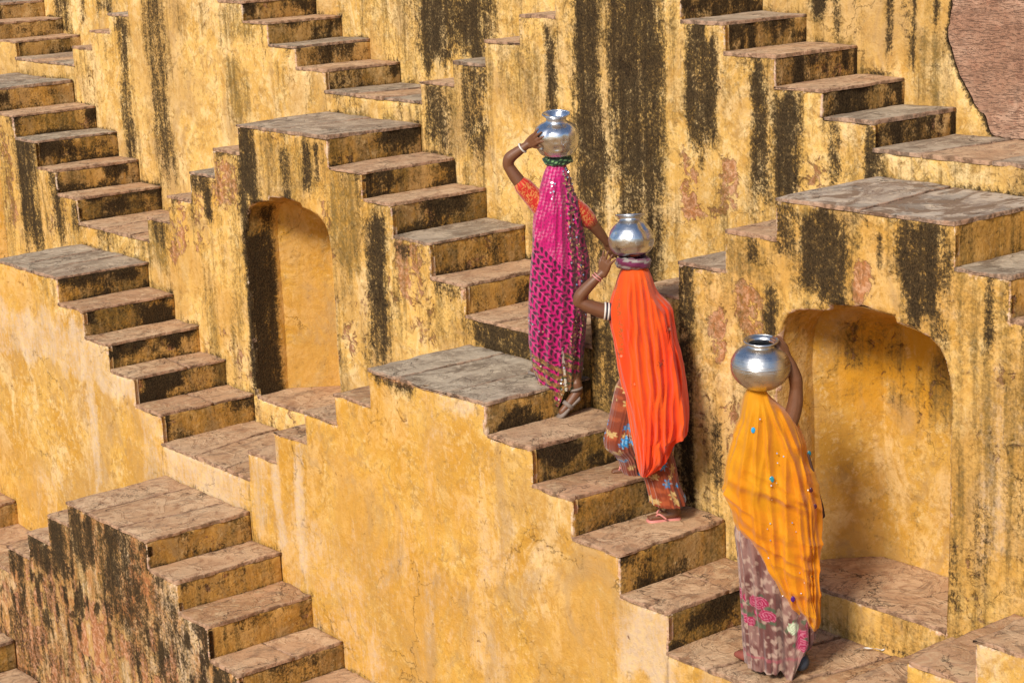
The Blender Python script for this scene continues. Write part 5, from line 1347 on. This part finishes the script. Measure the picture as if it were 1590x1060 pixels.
def col3(U, z, s, w_, T):
    n = len(U); c = C3((.96, .43, .012), n)
    v = fbm(np.stack([s * 6, w_ * 6, z * 2], 1), (1, 1, 1), 3, 5); c = blend(c, (.95, .33, .006), sstep(.42, .62, v) * .8)
    return c
rows3 = [(1.366, -.120, -.035, 0, .045), (1.35, -.130, -.026, 0, .065), (1.325, -.138, -.008, 0, .085), (1.283, -.146, .036, 0, .095), (1.241, -.154, .085, 0, .10), (1.198, -.166, .108, 0, .105), (1.114, -.192, .140, 0, .115), (1.032, -.215, .158, 0, .122), (.945, -.230, .182, -.01, .13), (.862, -.235, .205, -.01, .135),
         (.829, -.218, .212, -.015, .135), (.783, -.192, .218, -.02, .135), (.692, -.172, .220, -.03, .135), (.643, -.135, .216, -.04, .13), (.597, -.102, .209, -.05, .125), (.551, -.074, .196, -.06, .12), (.485, -.042, .191, -.075, .115), (.412, -.010, .192, -.085, .105), (.315, .050, .198, -.09, .09), (.221, .125, .200, -.09, .06), (.188, .155, .196, -.09, .03)]
F3L = [([(1.34, -.10), (1.1, -.15), (.9, -.185), (.72, -.15)], .020, .035), ([(1.35, -.075), (1.1, -.10), (.85, -.12), (.62, -.10)], .022, .035), ([(1.35, -.055), (1.15, -.045), (.9, -.04), (.55, -.02)], .024, .036),
       ([(1.10, .03), (.85, .03), (.5, .03), (.3, .07)], .024, .034), ([(1.0, .09), (.7, .10), (.4, .12), (.22, .14)], .026, .034), ([(.9, .15), (.6, .165), (.3, .17), (.22, .17)], .022, .030)]
def swags3(s, w_, z, T):
    w_ = creases(s, w_, z, F3L)
    fr = w_ < .0
    dz = np.zeros(len(s))
    for z0, k0, sg in ((.95, .30, .016), (.80, .75, .016), (.69, 1.1, .018), (.60, 1.45, .018), (.52, 1.7, .016)):
        zl = z0 - k0 * (s + .2) + 1.4 * np.maximum(s - .02, 0) ** 1.3 * k0
        dz += sg * np.exp(-((z - zl) / .024) ** 2) * sstep(.22, .1, s) * (z < 1.05)
    # the free end crosses from the head down the right side
    ln = np.interp(z, [.2, .8, 1.05, 1.25, 1.33], [.17, .13, .075, -.005, -.03])
    dz += .022 * np.exp(-((s - ln) / .012) ** 2) + .016 * np.exp(-((s - ln - .045) / .010) ** 2)
    w_ = np.where(fr, w_ - dz * 1.0, w_)
    return s, w_, z
drape('veil', f3, W3, off3, rows3, MC_SHEER, col3, None, folds=.026, fk=6, slant=.9, seed=14, diag=.7, extra=swags3, nth=240)
def col3s(U, z, s, w_, T):
    n = len(U); uu = s + w_ * .5; c = C3((.23, .12, .10), n)
    v = fbm(np.stack([U * 42, z * 11, s * 0], 1), (1, 1, 1), 4, 3); c = blend(c, (.11, .035, .03), sstep(.42, .62, v) * .9)  # dark upright streaks: fold shade put into the skirt colour
    v2 = fbm(np.stack([U * 50, z * 45, s * 0], 1), (1, 1, 1), 3, 13); c = blend(c, (.44, .31, .24), sstep(.52, .66, v2) * .7)
    for cx, cz in ((-.078, .30), (-.128, .26), (.045, .235), (.09, .20), (.075, .155), (-.1, .36), (.14, .10), (.12, .25)):
        d = np.hypot(uu - cx + .06, z - cz); t = np.arctan2(z - cz, uu - cx + .06)
        leaf = (d < .045 * (.6 + .4 * np.cos(3 * t + cx * 40))) & (d > .012); c = blend(c, (.05, .085, .04), leaf * .8)
        r = .020 + .012 * ((cx * 131) % 1); ro = d < r; c = np.where(ro[:, None], np.array((.27, .008, .05)), c)
        c = blend(c, (.48, .16, .22), (ro & (np.sin(d * 620 + t * 2) > .3)) * .75)
        if cx in (.045,): c = np.where((d < .03)[:, None], blend(C3((.55, .58, .42), n), (.25, .33, .18), (np.sin(d * 520 + t * 3) > .2) * .8), c)
    c = blend(c, (.30, .06, .08), (np.abs(z - .085) < .006) * .6)
    return c
sk3 = [(.80, -.165, .165, 0, .11), (.67, -.186, .185, 0, .125), (.55, -.170, .195, -.01, .13), (.40, -.160, .200, -.02, .135), (.25, -.153, .198, -.03, .14), (.13, -.150, .197, -.04, .145), (.06, -.146, .192, -.05, .15), (.02, -.140, .165, -.05, .15)]
drape('skirt', f3, W3, off3, sk3, MC_SKIRT, col3s, lambda s, w_: np.interp(s, [-.15, -.02, .0, .045, .075, .10, .20], [.0, .008, .03, -.055, .0, .085, .125]) - .0, folds=.020, fk=10, seed=7, cap=False, taper=.5, pleat=(15, .020))
child_geo('blouse', tube_geo([(-.055, 0, 1.12), (-.045, 0, 1.0), (-.03, 0, .84), (-.02, 0, .72)], [.090, .100, .090, .108], 24), f3, W3, off3, flat('olive_blouse_cloth', (.14, .13, .02), .9))
# gems sewn to the veil
GEMS = [(-.108, 1.205, (.02, .30, .60), .014), (-.03, .975, (.02, .22, .30), .016), (.165, 1.055, (.01, .12, .16), .013), (.112, .633, (.55, .01, .07), .014), (.060, .375, (.06, .01, .16), .014), (-.150, .62, (.01, .12, .04), .011), (.16, .90, (.06, .01, .02), .012), (.178, .82, (.06, .01, .03), .012)]
rr3 = sorted(rows3, key=lambda r: r[0])
def surf3(s, z):
    zz = [r[0] for r in rr3]; L, Rr, cw, hd = [np.interp(z, zz, [r[k] for r in rr3]) for k in (1, 2, 3, 4)]
    x = np.clip((s - (L + Rr) / 2) / ((Rr - L) / 2), -1, 1); w_ = cw - hd * math.sqrt(max(0, 1 - x * x)) ** .9
    return w_ - .026, z - cw * .25
for gx, gz, gc, gr in GEMS:
    w0, z0 = surf3(gx, gz)
    child_geo('sewn_gem', ell_geo((gx, w0, z0), (gr * .75, .0035, gr * 1.05), 8), f3, W3, off3, flat('gem_glass', gc, .15))
ps = []
for k in range(26):
    gz = .35 + .95 * rng.random(); gx = -.10 + .26 * rng.random() * (1 if gz < 1.1 else .4); w0, z0 = surf3(gx, gz); ps.append((gx, w0, z0))
sequins('sequins', f3, W3, off3, np.array(ps), np.tile(np.array([[0, -1., .3]]), (26, 1)), .0034)
child_geo('tassel_cord', tube_geo([(.160, -.03, 1.05), (.185, -.03, .95), (.205, -.03, .86), (.222, -.03, .79), (.226, -.03, .745)], [.006, .008, .009, .010, .014], 10), f3, W3, off3, flat('dark_brown_cord', (.06, .025, .015), .7))
MSHOE = flat('dark_blue_shoe_leather', (.035, .045, .065), .6)
child_geo('shoe', join([tube_geo([(.112, -.135, .060), (.108, -.120, .035), (.09, -.04, .032), (.06, .05, .026)], [.036, .038, .036, .028], 16, (1, 1, .95))]), f3, W3, off3, MSHOE)
child_geo('shoe', tube_geo([(-.12, .0, .030), (-.145, .02, .027), (-.175, .05, .022)], [.030, .028, .020], 14, (1, 1, .9)), f3, W3, off3, flat('worn_red_leather', (.22, .055, .035), .7))
PR3 = [(.001, 0), (.040, .002), (.080, .018), (.115, .048), (.136, .082), (.142, .112), (.138, .145), (.122, .178), (.094, .203), (.068, .215), (.060, .220), (.060, .226), (.070, .235), (.080, .239), (.081, .243), (.072, .242), (.056, .232), (.053, .224), (.062, .21), (.10, .19), (.13, .14), (.12, .06), (.04, .014), (.001, .012)]
pot('large round brushed steel pot on the head of the yellow-veiled person, lowest of the pots', f3, (-.058, 0, 1.372), 1, PR3, MPOT3, (.06, .08), .002, 3, (('rim', .0795, .241, .0042), ('belly_ring', .1395, .135, .0016)))

# ---- litter
L_ = thing('litter', 'small crumpled white wrapper lying against the niche step on the platform', 'litter', (2.66, .715, -.019))
V, F_ = [], []
for i in range(13):
    for j in range(4):
        x = (i / 12 - .5) * .13; y = (j / 3 - .5) * .03
        p = np.array([[x * 30, y * 60, 1.]]); V.append((x * .72 + y * .4, x * .55 + y * .8, .004 + .016 * vnoise(p, 5)[0]))
for i in range(12):
    for j in range(3): F_.append((i * 4 + j, i * 4 + j + 1, (i + 1) * 4 + j + 1, (i + 1) * 4 + j))
link('wrapper', mesh('wrapper', V, F_), flat('white_film', (.62, .60, .58), .4), L_)
